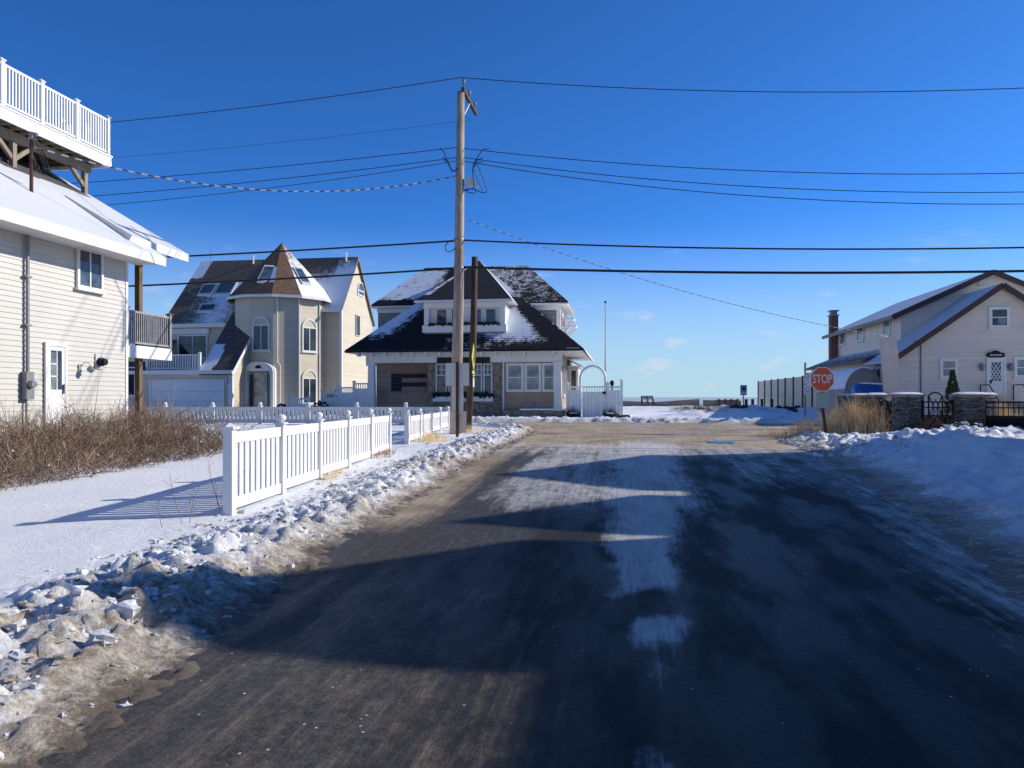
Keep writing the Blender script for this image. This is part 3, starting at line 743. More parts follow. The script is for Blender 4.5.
    boxpart(h, 'balcony_fascia', m_trim, G, (-27.34, -23.9, 39.18, 39.28, zt-.12, 3.22))
    rail(h, (-27.3, 39.32), (-24.0, 39.32), 3.2, 4.1, m_white, True, .15, .05, 1, G)
    # turret
    rc, sc_ = -21.2, 43.84; Rw = 2.85; ztop = 7.72; Rr = 3.28; zap = 11.35
    X, Y = CA*rc+SA*sc_, -SA*rc+CA*sc_
    ang0 = math.atan2(-Y, -X)                      # towards the camera
    def vert(phi, rad): a = ang0+R(phi); return Vector((X+rad*math.cos(a), Y+rad*math.sin(a)))
    ph = [20+30*i for i in range(12)]
    b = MB(K)
    for i in range(12):
        p, q = vert(ph[i], Rw), vert(ph[(i+1)%12], Rw)
        b.face([(p.x,p.y,zg),(q.x,q.y,zg),(q.x,q.y,ztop),(p.x,p.y,ztop)])
    b.face([(vert(a,Rw).x, vert(a,Rw).y, ztop) for a in ph])
    b.build('turret_wall', m_beige, h)
    b = MB(K); ap = Vector((X, Y, zap))
    for i in range(12):
        p, q = vert(ph[i], Rr), vert(ph[(i+1)%12], Rr)
        mid = ph[i]+15
        mid = mid-360 if mid > 180 else mid
        def sn(u, v, mid=mid):
            if 28 < mid < 120: return .98-.62*v
            if mid < -85 or mid > 120: return .7
            if -40 < mid < 0: return .95 if (u > .72 and .2 < v < .52) else -.15
            return -.2
        b.grid((p.x,p.y,ztop-.05),(q.x,q.y,ztop-.05),(ap.x+(q.x-X)*.002,ap.y+(q.y-Y)*.002,zap),(ap.x+(p.x-X)*.002,ap.y+(p.y-Y)*.002,zap), 10, 30, sn, 0)
    b.face([(vert(a,Rr).x, vert(a,Rr).y, ztop-.06) for a in ph])
    b.build('turret_roof', m_roof_cone, h, clean=False, attr=True)
    b = MB(K)
    for i in range(12):
        p, q = vert(ph[i], Rr+.02), vert(ph[(i+1)%12], Rr+.02); b.beam((p.x,p.y,ztop-.12),(q.x,q.y,ztop-.12), .05, .16)
    b.build('gutter', m_trim, h)
    # cone skylights
    for mid in (-25, 35):
        c0, hw = vert(mid, Rr*math.cos(R(15))), .34
        e = (vert(ph[0] if mid > 0 else ph[11], Rr)-vert(ph[1] if mid > 0 else ph[0], Rr)).normalized()
        f = lambda v, off: Vector((c0.x*(1-v)+X*v, c0.y*(1-v)+Y*v, (ztop-.05)*(1-v)+zap*v+off))
        def quad(v0, v1, hw, off): 
            a, c = f(v0, off), f(v1, off); E = Vector((e.x, e.y, 0))
            return [tuple(a-E*hw), tuple(a+E*hw), tuple(c+E*hw*.95), tuple(c-E*hw*.95)]
        b = MB(K); b.slab(quad(.2, .5, hw, .14), .14); s_ = b.build('skylight', m_lgrey, h)
        b = MB(K); b.slab(quad(.23, .47, hw*.8, .16), .02); b.build('pane', m_glassb, s_)
    def facet(mid):
        p = vert(mid, Rw*math.cos(R(15))); a = ang0+R(mid)
        return K @ fr(p.x, p.y, 0, a+math.pi/2)
    Yf = 43.9
    zz = lambda py: EYE+(HY-py)*Yf/F_PX
    window(h, facet(-25), -.53, .53, zz(351), zz(316.5), .08, 2, 1, arch=True, glass=m_glass, fan=m_beige)
    window(h, facet(35), -.53, .53, zz(351), zz(317.5), .08, 2, 1, arch=True, glass=m_glass, fan=m_beige)
    window(h, facet(35), -.53, .53, zz(404), zz(369), .08, 2, 1, arch=True, glass=m_glass, fan=m_beige)
    # entrance
    Mf = facet(-25); ztp = zz(362)
    b = MB(Mf)
    b.box(-.9, -.72, -.35, .3, zg, ztp-.55); b.box(.72, .9, -.35, .3, zg, ztp-.55)
    P = [(.9*math.cos(math.pi*i/14), ztp-.55+.55*math.sin(math.pi*i/14)) for i in range(15)]
    b.prism(P, -.38, .3)
    en = b.build('portico', m_trim, h)
    b = MB(Mf); P = [(.2*math.cos(math.pi*i/10), ztp-.4+.2*math.sin(math.pi*i/10)) for i in range(11)]; b.prism(P, -.395, -.382); b.build('fanlight', m_dark, en)
    b = MB(Mf); b.box(-.42, .42, -.1, -.01, zg, ztp-.6); b.build('front_door', m_glassl, en)
    for x in (-.6, .6):
        b = MB(Mf); b.box(x-.11, x+.11, -.08, -.01, zg+.3, ztp-.75); b.build('sidelight', m_glass, en)
    # downspout
    a = vert(-5, Rw+.05); b = MB(K)
    b.tube([(a.x,a.y,ztop-.1),(a.x,a.y,zz(362)),(a.x+.2,a.y-.12,zz(366)),(a.x+.2,a.y-.12,zg)], .05, 6)
    a = vert(20, Rw+.04); b.tube([(a.x,a.y,ztop-.1),(a.x,a.y,zg)], .06, 6); a = vert(50, Rw+.03); b.tube([(a.x,a.y,ztop-.1),(a.x,a.y,zg)], .05, 6)
    b.build('downspout', m_trim, h)
turret_house()

# ------------------------------------------------------------------ shingled corner house
def corner_house():
    h = thing('house', 'brown shingled cottage with big dark snowy hip roof and front dormer', 'house', G @ fr(-8.3, 43, .5))
    zg = .35; sE = 37.8
    rl, rr = PF(345, 0, sE)[0], PF(583, 0, sE)[0]; ze = PF(464, 349, sE)[2]
    pk = PF(479, 262, 43.8); sP, rP, zP = 43.8, pk[0], pk[2]
    sw = 39.9                                                    # recessed front wall
    wl, wr = PF(368, 0, 38.8)[0], PF(562, 0, 38.8)[0]
    c1, c2 = PF(434, 0, sw)[0], PF(494, 0, 38.9)[0]
    rb = PF(504, 0, 38.9)[0]
    b = MB(G); b.box(wl+.1, wr-.1, sw, 47.8, zg, ze-.05); b.build('wall', m_shake, h)
    # stone centre bay and right bay
    z_s = PF(0, 398, 39)[2]
    boxpart(h, 'stone_bay', m_stone, G, (c1-.1, c2+.55, 39.0, sw-.003, zg, ze-.1))
    boxpart(h, 'sunroom_wall', m_shake, G, (rb, wr-.3, 38.95, sw-.003, zg, ze-.1))
    q0, q1 = PF(503, 410, 38.3), PF(565, 418, 38.3)
    boxpart(h, 'stone_base', m_stone, G, (q0[0], q1[0], 38.15, 38.94, zg-.1, q0[2]))
    boxpart(h, 'base_cap', m_snow, G, (PF(520, 0, 38.3)[0], q1[0]+.03, 38.13, 38.93, q0[2]+.003, q0[2]+.07))
    # frieze and columns
    zf = PF(464, 362.5, 38.6)[2]
    boxpart(h, 'frieze', m_trim, G, (wl, wr+.02, 38.45, 38.85, zf, ze-.13))
    x = wl-.3
    while x < wr+.5: b = MB(G); b.box(x-.05, x+.05, 37.95, 38.45, ze-.32, ze-.13); b.build('rafter_tail', m_trim, h); x += .75
    for px in (371.5, 558):
        x = PF(px, 0, 38.6)[0]; b = MB(G)
        zb = zg if px < 400 else q0[2]+.07
        b.box(x-.22, x+.22, 38.43, 38.87, zb, zb+.2); b.box(x-.24, x+.24, 38.41, 38.89, zf-.16, zf-.005)
        n0, n1 = .2, .16
        i = [b.p((x+sx*w, 38.65+sy*w, z)) for w, z in ((n0, zb+.2), (n1, zf-.16)) for sx, sy in ((-1,-1),(1,-1),(1,1),(-1,1))]
        for f in ((0,1,5,4),(1,2,6,5),(2,3,7,6),(3,0,4,7)): b.f.append([i[k] for k in f])
        b.build('column', m_trim, h)
    # lower roof: front slope and sides of the big hip
    def front_snow(u, v):
        s = -.25
        x = u*2-1
        if u < .2 and .06 < v < .62: s = max(s, .8*smooth(.22, .04, u)*smooth(.03, .22, v))
        if u > .48: s = max(s, 1.02*math.exp(-((u-.745)/.2)**2)*smooth(-.1, .26, v))
        s = max(s, .9*smooth(.3, .6, v)*smooth(.62, .8, u))
        if u > .972: s = max(s, .8)
        if v < .13 and .4 < u < .62: s = max(s, .34)
        s = min(s, 1-.9*smooth(.80, .92, u)*smooth(.75, .45, v))
        return s
    P = (rP, sP, zP)
    def sub(p, q, k): return tuple(a+(b-a)*k for a, b in zip(p, q))
    e1, e2 = (rl, sE, ze), (rr, sE, ze)
    pb = (rP, 46.5, zP)
    sl = [(e1, e2, (rP+.01, sP, zP), (rP-.01, sP, zP), 70, 60, front_snow, 0.),
          (e2, (rr, 48.5, ze), pb, (rP+.01, sP, zP), 30, 20, lambda u, v: .8, 0.),
          ((rl, 48.5, ze), e1, (rP-.01, sP, zP), pb, 30, 20, lambda u, v: .6, 0.)]
    roof(h, m_roof_dk, sl)
    b = MB(G)
    b.beam((rl, sE-.015, ze-.075), (rr, sE-.015, ze-.075), .03, .13); b.beam((rr+.015, sE, ze-.075), (rr+.015, 48.5, ze-.075), .03, .13); b.beam((rl-.015, sE, ze-.075), (rl-.015, 48.5, ze-.075), .03, .13)
    b.build('fascia', m_dark, h)
    b = MB(G); b.box(rl+.02, rr-.02, sE+.02, 48.4, ze-.14, ze-.08); b.build('soffit', m_trim, h)
    # flared right eave
    rr2 = rr+.22; b = MB(G)
    b.grid((rr+.03, sE+.1, ze-.0), (rr2, sE+.8, ze-.3), (rr2, 47, ze-.3), (rr+.03, 47.5, ze), 4, 20, lambda u, v: .9, .06); b.build('eave_flare', m_roof_dk, h, attr=True)
    # second floor
    s2 = 42.6
    a, c = PF(378, 0, s2)[0], PF(560, 0, s2)[0]
    zu = PF(470, 303, 42.0)[2]
    boxpart(h, 'upper_wall', m_shakeg, G, (a, c, s2, 47.5, 4.5, zu-.05))
    boxpart(h, 'corner_board', m_trim, G, (c-.2, c+.03, s2-.03, s2+.2, 4.5, zu-.18), (c-.02, c+.03, 44, 44.5, 4.5, zu-.18))
    a2, c2_ = PF(371, 0, 42.0)[0], PF(568, 0, 42.0)[0]
    boxpart(h, 'upper_soffit', m_trim, G, (a2+.02, c2_-.02, 42.02, 47.9, zu-.17, zu-.06))
    boxpart(h, 'upper_frieze', m_trim, G, (a-.04, c+.04, s2-.05, s2-.004, zu-.42, zu-.171), (c+.002, c+.05, s2, 47.5, zu-.42, zu-.171))
    rg1, rg2 = PF(425, 268, 45.3), PF(527, 268, 45.3); zr = rg1[2]
    R1, R2 = (rg1[0], 45.3, zr), (rg2[0], 45.3, zr)
    def upL(u, v):                                             # whole front slope of the upper roof
        if u < .3: return .56*smooth(.0, .2, v)*smooth(1., .88, v)*smooth(.34, .2, u+.0*v)+(.15 if v > .1 else -.2)
        if u > .5: return .33+.2*v
        return .1
    sl = [((a2, 42.0, zu), (c2_, 42.0, zu), R2, R1, 70, 30, upL, .08),
          ((c2_, 42.0, zu), (c2_, 48.0, zu), (R2[0], 45.31, zr), R2, 20, 20, lambda u, v: .9, .08),
          ((a2, 48.0, zu), (a2, 42.0, zu), R1, (R1[0], 45.31, zr), 20, 20, lambda u, v: .5, .08),
          ((c2_, 48.0, zu), (a2, 48.0, zu), (R1[0], 45.311, zr), (R2[0], 45.311, zr), 20, 10, lambda u, v: .6, .08)]
    roof(h, m_roof_dk, sl, 'upper_roof')
    # side dormer eaves on the right
    for i, (s_, dz) in enumerate(((44.2, -.3), (46.2, -.55))):
        b = MB(G); b.box(c+.002, c+.7, s_, s_+1.5, zu-.5+dz, zu-.4+dz); b.beam((c+.05, s_+.1, zu-1.1+dz), (c+.6, s_+.1, zu-.52+dz), .09, .1); b.beam((c+.05, s_+1.4, zu-1.1+dz), (c+.6, s_+1.4, zu-.52+dz), .09, .1)
        b.build('side_bracket_eave', m_trim, h)
    Ms = G @ fr(c, 0, 0, math.pi/2)
    window(h, Ms, 43.1, 43.8, zu-1.7, zu-.6, .08); window(h, Ms, 45.2, 45.9, zu-1.8, zu-.9, .08)
    # dormer
    sD = 38.75; d0, d1 = PF(424, 0, sD)[0], PF(505, 0, sD)[0]
    q0, q1 = PF(414, 300, 38.3), PF(512, 300, 38.3); zd = (q0[2]+q1[2])/2
    zsill = PF(464, 334, sD)[2]
    boxpart(h, 'dormer_wall', m_white, G, (d0, d1, sD+.36, 42.5, zsill, zd-.08))
    b = MB(G); b.box(d0, d1, sD, sD+.355, zsill-.25, zsill+.15); b.build('dormer_sill_wall', m_shakeg, h)
    zt_ = PF(464, 325, sD)[2]
    boxpart(h, 'dormer_parapet', m_white, G, (d0-.08, d1+.08, sD-.08, sD+.0, zsill+.1, zt_), (d0-.08, d0+.05, sD+.003, sD+.9, zsill+.1, zt_), (d1-.05, d1+.08, sD+.003, sD+.9, zsill+.1, zt_))
    for x in (d0+.13, d1-.13): b = MB(G); b.box(x-.13, x+.13, sD+.005, sD+.26, zt_, zd-.3); b.build('dormer_column', m_white, h)
    boxpart(h, 'dormer_frieze', m_white, G, (d0-.03, d1+.03, sD-.03, sD+.6, zd-.36, zd-.08))
    boxpart(h, 'dormer_soffit', m_white, G, (q0[0]+.03, q1[0]-.03, 38.34, 40.6, zd-.079, zd-.03))
    boxpart(h, 'dormer_fascia', m_trim, G, (q0[0], q1[0], 38.27, 38.3, zd-.1, zd+.02))
    Md = G @ fr(0, sD+.36, 0)
    for p0, p1 in ((436, 448), (451, 458.5), (470, 482.5), (485, 497)):
        x0, x1 = PF(p0, 0, sD+.36)[0], PF(p1, 0, sD+.36)[0]
        window(h, Md, x0, x1, zt_-.15, PF(460, 308.5, sD+.36)[2], .07, glass=m_glassb if p0 > 465 else m_glass, sill=False)
    gb = MB(G)
    for k in range(160):
        x = random.uniform(d0+.3, d1-.3); gb.ball((x, sD-.1+random.uniform(-.1,.14), zt_+random.uniform(-.02,.12)), random.uniform(.03,.075), 5, 4, .6)
    gb.build('flower_box_greens', m_dkgreen, h)
    zq = zP+.12; pD = (rP, 43.9, zq)
    zmid = lambda s: ze+(s-sE)*(zP-ze)/(sP-sE)
    sHit = sE+(zd-ze)*(sP-sE)/(zP-ze)
    dsn = lambda u, v: (.55 if u < .1 and v > .12 else -.25)
    sl = [((q0[0], 38.3, zd), (q1[0], 38.3, zd), (rP+.01, 43.9, zq), (rP-.01, 43.9, zq), 30, 30, dsn, .06),
          ((q1[0]+.001, 38.3, zd), (q1[0]+.001, sHit+.3, zd-.02), (rP+.02, 43.95, zq), (rP+.01, 43.9, zq), 12, 24, lambda u, v: 1.3, .0),
          ((q0[0]-.001, sHit+.3, zd-.02), (q0[0]-.001, 38.3, zd), (rP-.01, 43.9, zq), (rP-.02, 43.95, zq), 12, 24, lambda u, v: .75, .0)]
    roof(h, m_roof_dk, sl, 'dormer_roof')
    # first floor windows
    Mc = G @ fr(0, 39.0, 0)
    z0, z1 = PF(464, 394, 39)[2], PF(464, 363.5, 39)[2]
    for p0, p1 in ((436, 447), (448.5, 459.5), (461, 472), (473.5, 482.3), (483.5, 492.5)):
        x0, x1 = PF(p0, 0, 39)[0], PF(p1, 0, 39)[0]
        f = window(h, Mc, x0, x1, z0, z1, .07, 1, 1, glass=m_glassb, sill=False)
        b = MB(Mc); zm = z1-(z1-z0)*.38; b.box(x0+.07, x1-.07, -.055, -.031, zm-.03, zm+.03); b.box((x0+x1)/2-.018, (x0+x1)/2+.018, -.05, -.031, zm, z1-.07); b.box(x0+.07, x1-.07, -.049, -.0305, (zm+z1)/2-.03, (zm+z1)/2); b.build('muntin', m_trim, f)
    q0, q1 = PF(437, 357.5, 38.44), PF(490, 363, 38.44); boxpart(h, 'header_board', m_dkgreen, G, (q0[0], q1[0], 38.40, 38.448, q1[2], q0[2]))
    q0, q1 = PF(433, 396.5, 38.8), PF(493, 401.5, 38.8); bx = boxpart(h, 'flower_box', m_white, G, (q0[0], q1[0], 38.72, 38.99, q1[2], q0[2]))
    gb = MB(G)
    for k in range(240): gb.ball((random.uniform(q0[0], q1[0]), 38.8+random.uniform(-.12,.12), q0[2]+random.uniform(-.05,.2)), random.uniform(.04,.09), 5, 4, .6)
    gb.build('greens', m_dkgreen, bx)
    Mr = G @ fr(0, 38.95, 0); z0, z1 = PF(530, 392, 38.95)[2], PF(530, 363, 38.95)[2]
    for p0, p1 in ((506, 524), (524.6, 541.4), (542, 556)):
        x0, x1 = PF(p0, 0, 38.95)[0], PF(p1, 0, 38.95)[0]; window(h, Mr, x0, x1, z0, z1, .14, 1, 2, glass=m_glassl, sill=False)
    # wooden flag boards on the recessed wall
    q0, q1 = PF(391.5, 374, sw-.05), PF(426, 391, sw-.05); H = q0[2]-q1[2]; xm = q0[0]+(q1[0]-q0[0])*.3
    fb = boxpart(h, 'board_flag', m_flagb, G, (q0[0], xm, sw-.09, sw-.005, q1[2], q0[2]))
    for k, m in enumerate((m_flagr, m_flagw, m_flagr, m_flagw)):
        boxpart(fb, 'stripe_board', m, G, (xm+.004, q1[0], sw-.085, sw-.005, q0[2]-H*(k+1)/4+.01, q0[2]-H*k/4))
    b = MB(G)
    for i in range(5):
        for j in range(4): b.box(q0[0]+.06+.1*i, q0[0]+.085+.1*i, sw-.094, sw-.088, q0[2]-.14-.2*j, q0[2]-.11-.2*j)
    b.build('star', m_flagw, fb)
    # small things on the front
    x = PF(503.5, 0, 38.85)[0]; b = MB(G); b.tube([(x, 38.8, zf), (x, 38.8, zg)], .055, 6); b.build('downspout', m_trim, h)
    q = PF(534.5, 404, 38.93); b = MB(G @ fr(q[0], 38.945, q[2]) @ Matrix.Rotation(math.pi/2, 4, 'X')); b.lathe([(.1,0),(.1,.03),(.06,.05)], (0,0,0), 12); b.build('wall_disc', m_bluelt, h)
    # side: windows and bay
    Ms = G @ fr(wr-.1, 0, 0, math.pi/2)
    window(h, Ms, 40.4, 41.3, 1.7, 3.2, .1); window(h, Ms, 42.0, 42.9, 1.7, 3.2, .1)
    b = MB(G); b.box(wr-.09, wr+.55, 44.0, 46.2, 1.5, 3.5); by = b.build('side_bay', m_trim, h)
    b = MB(G); b.slab([(wr-.09, 43.8, 3.95),(wr+.75, 43.8, 3.52),(wr+.75, 46.4, 3.52),(wr-.09, 46.4, 3.95)], .08); b.build('bay_roof', m_trim, by)
    window(h, G @ fr(0, 44.0, 0), wr+.05, wr+.5, 1.8, 3.3, .08)
corner_house()

# ------------------------------------------------------------------ building on the right
def right_house():
    h = thing('house', 'long beige house with maroon eaves and two staggered gables', 'house', G @ fr(16, 42, .4))
    zg = .3
    s0, s1 = 36.25, 39.5; r0 = 12.46; rA = 16.8; rE = 2*rA-r0; zA = 6.75; zE = 3.62; k = (zA-zE)/(rA-r0)
    # front block
    b = MB(G); b.prism([(r0, zg), (rE, zg), (rE, zE), (rA, zA-.12), (r0, zE)], s0, 40.5)
    b.box(r0+.001, rE-.001, 40.5, 52, zg, zE)
    b.build('front_wall', m_beigeR, h)
    ov = .45
    zz = lambda r: zA-abs(r-rA)*k
    snow = lambda u, v: 1.2
    sl = [((r0-ov, s0-.3, zz(r0-ov)), (r0-ov, s1-.01, zz(r0-ov)), (rA, s1-.01, zA), (rA, s0-.3, zA), 10, 14, snow, .1),
          ((rE+ov, s1-.01, zz(rE+ov)), (rE+ov, s0-.3, zz(rE+ov)), (rA+.002, s0-.3, zA), (rA+.002, s1-.01, zA), 10, 14, snow, .1)]
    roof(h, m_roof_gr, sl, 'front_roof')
    b = MB(G); b.beam((r0-ov, s0-.315, zz(r0-ov)-.09), (rA, s0-.315, zA-.09), .03, .24); b.beam((rE+ov, s0-.315, zz(rE+ov)-.09), (rA, s0-.315, zA-.09), .03, .24); b.build('rake_board', m_maroon, h)
    boxpart(h, 'gutter', m_gut, G, (r0-ov-.06, r0+.02, s0-.3, s0-.02, zz(r0-ov)-.26, zz(r0-ov)-.12))
    # main two storey block
    m0 = 13.75; mA = 17.86; mE = 2*mA-m0; zM = 7.85; zm = 5.95; km = (zM-zm)/(mA-m0); zw = zm-.1
    b = MB(G); b.prism([(m0, zg), (mE, zg), (mE, zw), (mA, zM-.12), (m0, zw)], s1, 51.8); b.build('wall', m_beigeR, h)
    zz2 = lambda r: zM-abs(r-mA)*km
    sl = [((m0-.5, s1-.35, zz2(m0-.5)), (m0-.5, 52.2, zz2(m0-.5)), (mA, 52.2, zM), (mA, s1-.35, zM), 40, 16, lambda u, v: .95-.2*v, .12),
          ((mE+.5, 52.2, zz2(mE+.5)), (mE+.5, s1-.35, zz2(mE+.5)), (mA+.002, s1-.35, zM), (mA+.002, 52.2, zM), 20, 12, snow, .12)]
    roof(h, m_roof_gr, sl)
    b = MB(G); b.beam((m0-.5, s1-.365, zz2(m0-.5)-.1), (mA, s1-.365, zM-.1), .03, .26); b.beam((mE+.5, s1-.365, zz2(mE+.5)-.1), (mA, s1-.365, zM-.1), .03, .26); b.build('rake_board', m_maroon, h)
    b = MB(G); b.beam((m0-.53, s1-.35, zz2(m0-.5)-.1), (m0-.53, 52.2, zz2(m0-.5)-.1), .06, .2); b.build('gutter', m_gut, h)
    Ms = G @ fr(m0, 0, 0, -math.pi/2)                              # side wall facing the junction: x = -s
    for p0, p1, ya, yb in ((840, 846, 331, 345), (857.5, 864.5, 324, 341), (884, 891, 317, 335)):
        a, c = PS(p1, 0, m0)[1], PS(p0, 0, m0)[1]; z0, z1 = PS((p0+p1)/2, yb, m0)[2], PS((p0+p1)/2, ya, m0)[2]
        window(h, Ms, -c, -a, z0, z1, .09, glass=m_glassl)
    b = MB(G); b.box(mA-.55, mA-.1, s1-.06, s1-.004, zM-.75, zM-.35); b.build('gable_vent', m_lgrey, h)
    # lean-to along the side
    l0 = 12.35
    b = MB(G); b.prism([(r0+.002, zg), (m0-.002, zg), (m0-.002, 4.0), (r0+.002, 3.5)], 40.52, 50.8); b.build('side_wall', m_beigeR, h)
    roof(h, m_roof_lean, [((l0-.35, s1+.0, 3.55), (l0-.35, 51.2, 3.55), (m0-.002, 51.2, 4.25), (m0-.002, s1+.0, 4.25), 40, 10, lambda u, v: .38+.3*v, .1)], 'side_roof')
    b = MB(G); b.beam((l0-.37, s1, 3.47), (l0-.37, 51.2, 3.47), .04, .16); b.build('side_gutter', m_maroon, h)
    Ml = G @ fr(r0, 0, 0, -math.pi/2)
    for p0, p1 in ((858, 865), (869, 875), (877, 882)):
        a, c = PS(p1, 0, r0)[1], PS(p0, 0, r0)[1]; window(h, Ml, -c, -a, 2.2, 3.1, .08, glass=m_glassb)
    # front openings
    Mf = G @ fr(0, s0, 0)
    for p0, p1, ya, yb, gl in ((988.5, 1009.5, 307, 328, m_glass), (939.5, 957.5, 358.5, 378.5, m_glassl), (1013.5, 1034, 357, 378, m_glassl)):
        q0, q1 = PF(p0, ya, s0), PF(p1, yb, s0); f = window(h, Mf, q0[0], q1[0], q1[2], q0[2], .13, 1, 2, glass=gl, mat=m_white)
        if p0 < 1000 and p0 > 980: b = MB(Mf); b.ball((q0[0]+.55, -.035, q1[2]+.33), .16, 8, 6, .3, (1.3,.05,1)); b.build('curtain', m_glassl, f)
    q0, q1 = PF(986, 358, s0), PF(1005.5, 395, s0)
    zf_ = q1[2]-.1
    b = MB(Mf); b.box(q0[0], q0[0]+.1, -.08, 0, zf_, q0[2]); b.box(q1[0]-.1, q1[0], -.08, 0, zf_, q0[2]); b.box(q0[0]+.1, q1[0]-.1, -.08, 0, q0[2]-.1, q0[2]); b.build('door_frame', m_white, h)
    xa, xb, zt = q0[0]+.1, q1[0]-.1, q0[2]-.1; zm_ = zt-.95
    b = MB(Mf); b.box(xa, xb, -.05, -.004, zf_, zm_); b.box(xa, xa+.1, -.05, -.004, zm_, zt); b.box(xb-.1, xb, -.05, -.004, zm_, zt); b.box(xa+.1, xb-.1, -.05, -.004, zt-.1, zt)
    d = b.build('front_door', m_white, h)
    b = MB(Mf); b.box(xa+.1, xb-.1, -.03, -.006, zm_, zt-.1); b.build('pane', m_glass, d)
    b = MB(Mf); w = xb-xa-.2
    for i in range(-3, 4):
        for sg in (-1, 1):
            xx = xa+.1+w/2+i*w/3; p = Vector((xx-sg*.42*.6, -.035, zm_)); q = Vector((xx+sg*.42*.6, -.035, zt-.1))
            lo, hi = 0., 1.
            dx = q.x-p.x
            for bound in (xa+.1, xb-.1):
                t = (bound-p.x)/dx
                if 0 < t < 1:
                    if (p.x < xa+.1 or p.x > xb-.1) and abs(bound-p.x) < abs(bound-q.x): lo = max(lo, t)
                    elif (q.x < xa+.1 or q.x > xb-.1): hi = min(hi, t)
            if hi-lo > .15 and xa+.05 < p.x+dx*(lo+hi)/2 < xb-.05: b.beam(p+(q-p)*lo, p+(q-p)*hi, .012, .03)
    b.build('lattice', m_white, d)
    b = MB(Mf); b.box(xa+.04, xa+.09, -.12, -.05, zm_-.1, zm_+.05); b.build('handle', m_black, d)
    # plaque over the door, coach lamps, steps
    qa, qb = PF(985, 354, s0), PF(1004, 360, s0); xc = (qa[0]+qb[0])/2; zc = qa[2]-.05
    b = MB(Mf); hw = (qb[0]-qa[0])/2-.02
    b.prism([(xc-hw+.08, zc-.1),(xc+hw-.08, zc-.1),(xc+hw, zc-.05),(xc+hw, zc+.05),(xc+hw-.08, zc+.1),(xc+.2, zc+.1),(xc+.08, zc+.19),(xc-.08, zc+.19),(xc-.2, zc+.1),(xc-hw+.08, zc+.1),(xc-hw, zc+.05),(xc-hw, zc-.05)], -.13, -.085)
    pl = b.build('name_plaque', m_black, h)
    b = MB(Mf); x = xc-hw+.14
    while x < xc+hw-.14: w_ = random.uniform(.03, .06); b.box(x, x+w_, -.135, -.131, zc-.03, zc+random.uniform(.0,.035)); x += w_+.02
    b.build('lettering', m_signw, pl)
    for px in (980.5, 1009):
        q = PF(px, 367, s0); b = MB(Mf); b.box(q[0]-.05, q[0]+.05, -.06, 0, q[2]-.05, q[2]+.12); b.lathe([(.03,-.2),(.09,-.12),(.1,.08),(.02,.18)], (q[0], -.15, q[2]), 6); b.build('coach_lamp', m_grey, h)
    b = MB(Mf)
    for i in range(4): b.box(xa-.4, xb+.4, -.9-.28*(i), -.003 if i == 0 else -.9-.28*(i-1), zg-.2, zf_-.17*(i+1)+.0)
    b.build('step', m_concrete, h)
    for x in (xa-.38, xb+.38):
        b = MB(Mf); b.tube([(x, -.1, zf_-.15), (x, -.1, zf_+.55), (x, -.9, zf_+.55), (x, -1.7, zf_-.1), (x, -1.7, zg)], .025, 6); b.build('handrail', m_black, h)
    q = PF(920.5, 341, s0); b = MB(Mf); b.tube([(q[0]-.3, -.04, q[2]), (q[0], -.04, q[2]-.02), (q[0], -.04, zg)], .03, 6); b.build('conduit', m_grey, h)
    # chimney on the far corner
    q = PS(833, 331, m0-.25); s_ = q[1]
    b = MB(G); b.box(m0-.45, m0-.003, s_-.3, s_+.3, zg, 6.9); ch = b.build('chimney', m_brick, h)
    b = MB(G); b.box(m0-.5, m0+.05, s_-.35, s_+.35, 6.9, 6.98); b.build('chimney_crown', m_concrete, ch)
    b = MB(G); b.box(m0-.4, m0-.05, s_-.25, s_+.25, 6.982, 7.2); b.box(m0-.5, m0+.05, s_-.35, s_+.35, 7.2, 7.27); b.build('chimney_cap', m_grey, ch)
right_house()

# ------------------------------------------------------------------ houses across the street out of view that shade the road
def shade_house(name, label, r0, r1, gables, base, eave, zlow=-.1):
    """gables: (s centre, half width, ridge height, eave height); plus a block of height `eave` from base s-range"""
    sa, sb = base
    h = thing('house', label, 'house', G @ fr((r0+r1)/2, (sa+sb)/2, 0))
    b = MB(G); b.box(r0+.3, r1, sa, sb, -.1, eave); b.build('wall', m_beigeR, h)
    for sc_, hw, zr, ze in gables:
        M = G @ Matrix(((0,1,0,0),(1,0,0,0),(0,0,1,0),(0,0,0,1)))
        b = MB(M); b.prism([(sc_-hw+.2, zlow), (sc_+hw-.2, zlow), (sc_+hw-.2, ze-.02), (sc_, zr-.14), (sc_-hw+.2, ze-.02)], r0+.25, r1-.02); b.build('wall', m_beige, h)
        roof(h, m_roof_gr, [((r0, sc_+hw, ze), (r0, sc_-hw, ze), (r1, sc_-hw, ze), (r1, sc_+hw, ze), 1, 1, None, .0)] if False else
             [((r0, sc_-hw, ze), (r1, sc_-hw, ze), (r1, sc_, zr), (r0, sc_, zr), 8, 6, lambda u, v: .8, .12),
              ((r1, sc_+hw, ze), (r0, sc_+hw, ze), (r0, sc_+.002, zr), (r1, sc_+.002, zr), 8, 6, lambda u, v: .8, .12)])
        Mw = G @ fr(r0+.25, 0, 0, -math.pi/2)
        window(h, Mw, -sc_-.45, -sc_+.45, 1.2, 2.6, .1); window(h, Mw, -sc_-.4, -sc_+.4, ze-1.9, ze-.6, .1)
    return h
def G2(X, Y): return W2G(X, Y)
rA_, sA_ = G2(16.2, 19.0)
shade_house('house', 'gabled house out of view beside the icy road, shading its far end', rA_, rA_+3.2, [(sA_, 2.9, 8.75, 7.2)], (sA_-2.68, sA_-.5), 4.99, 5.0)
rB_, sB_ = G2(13.3, 10.2); rB2, sB2 = G2(13.5, 13.65)
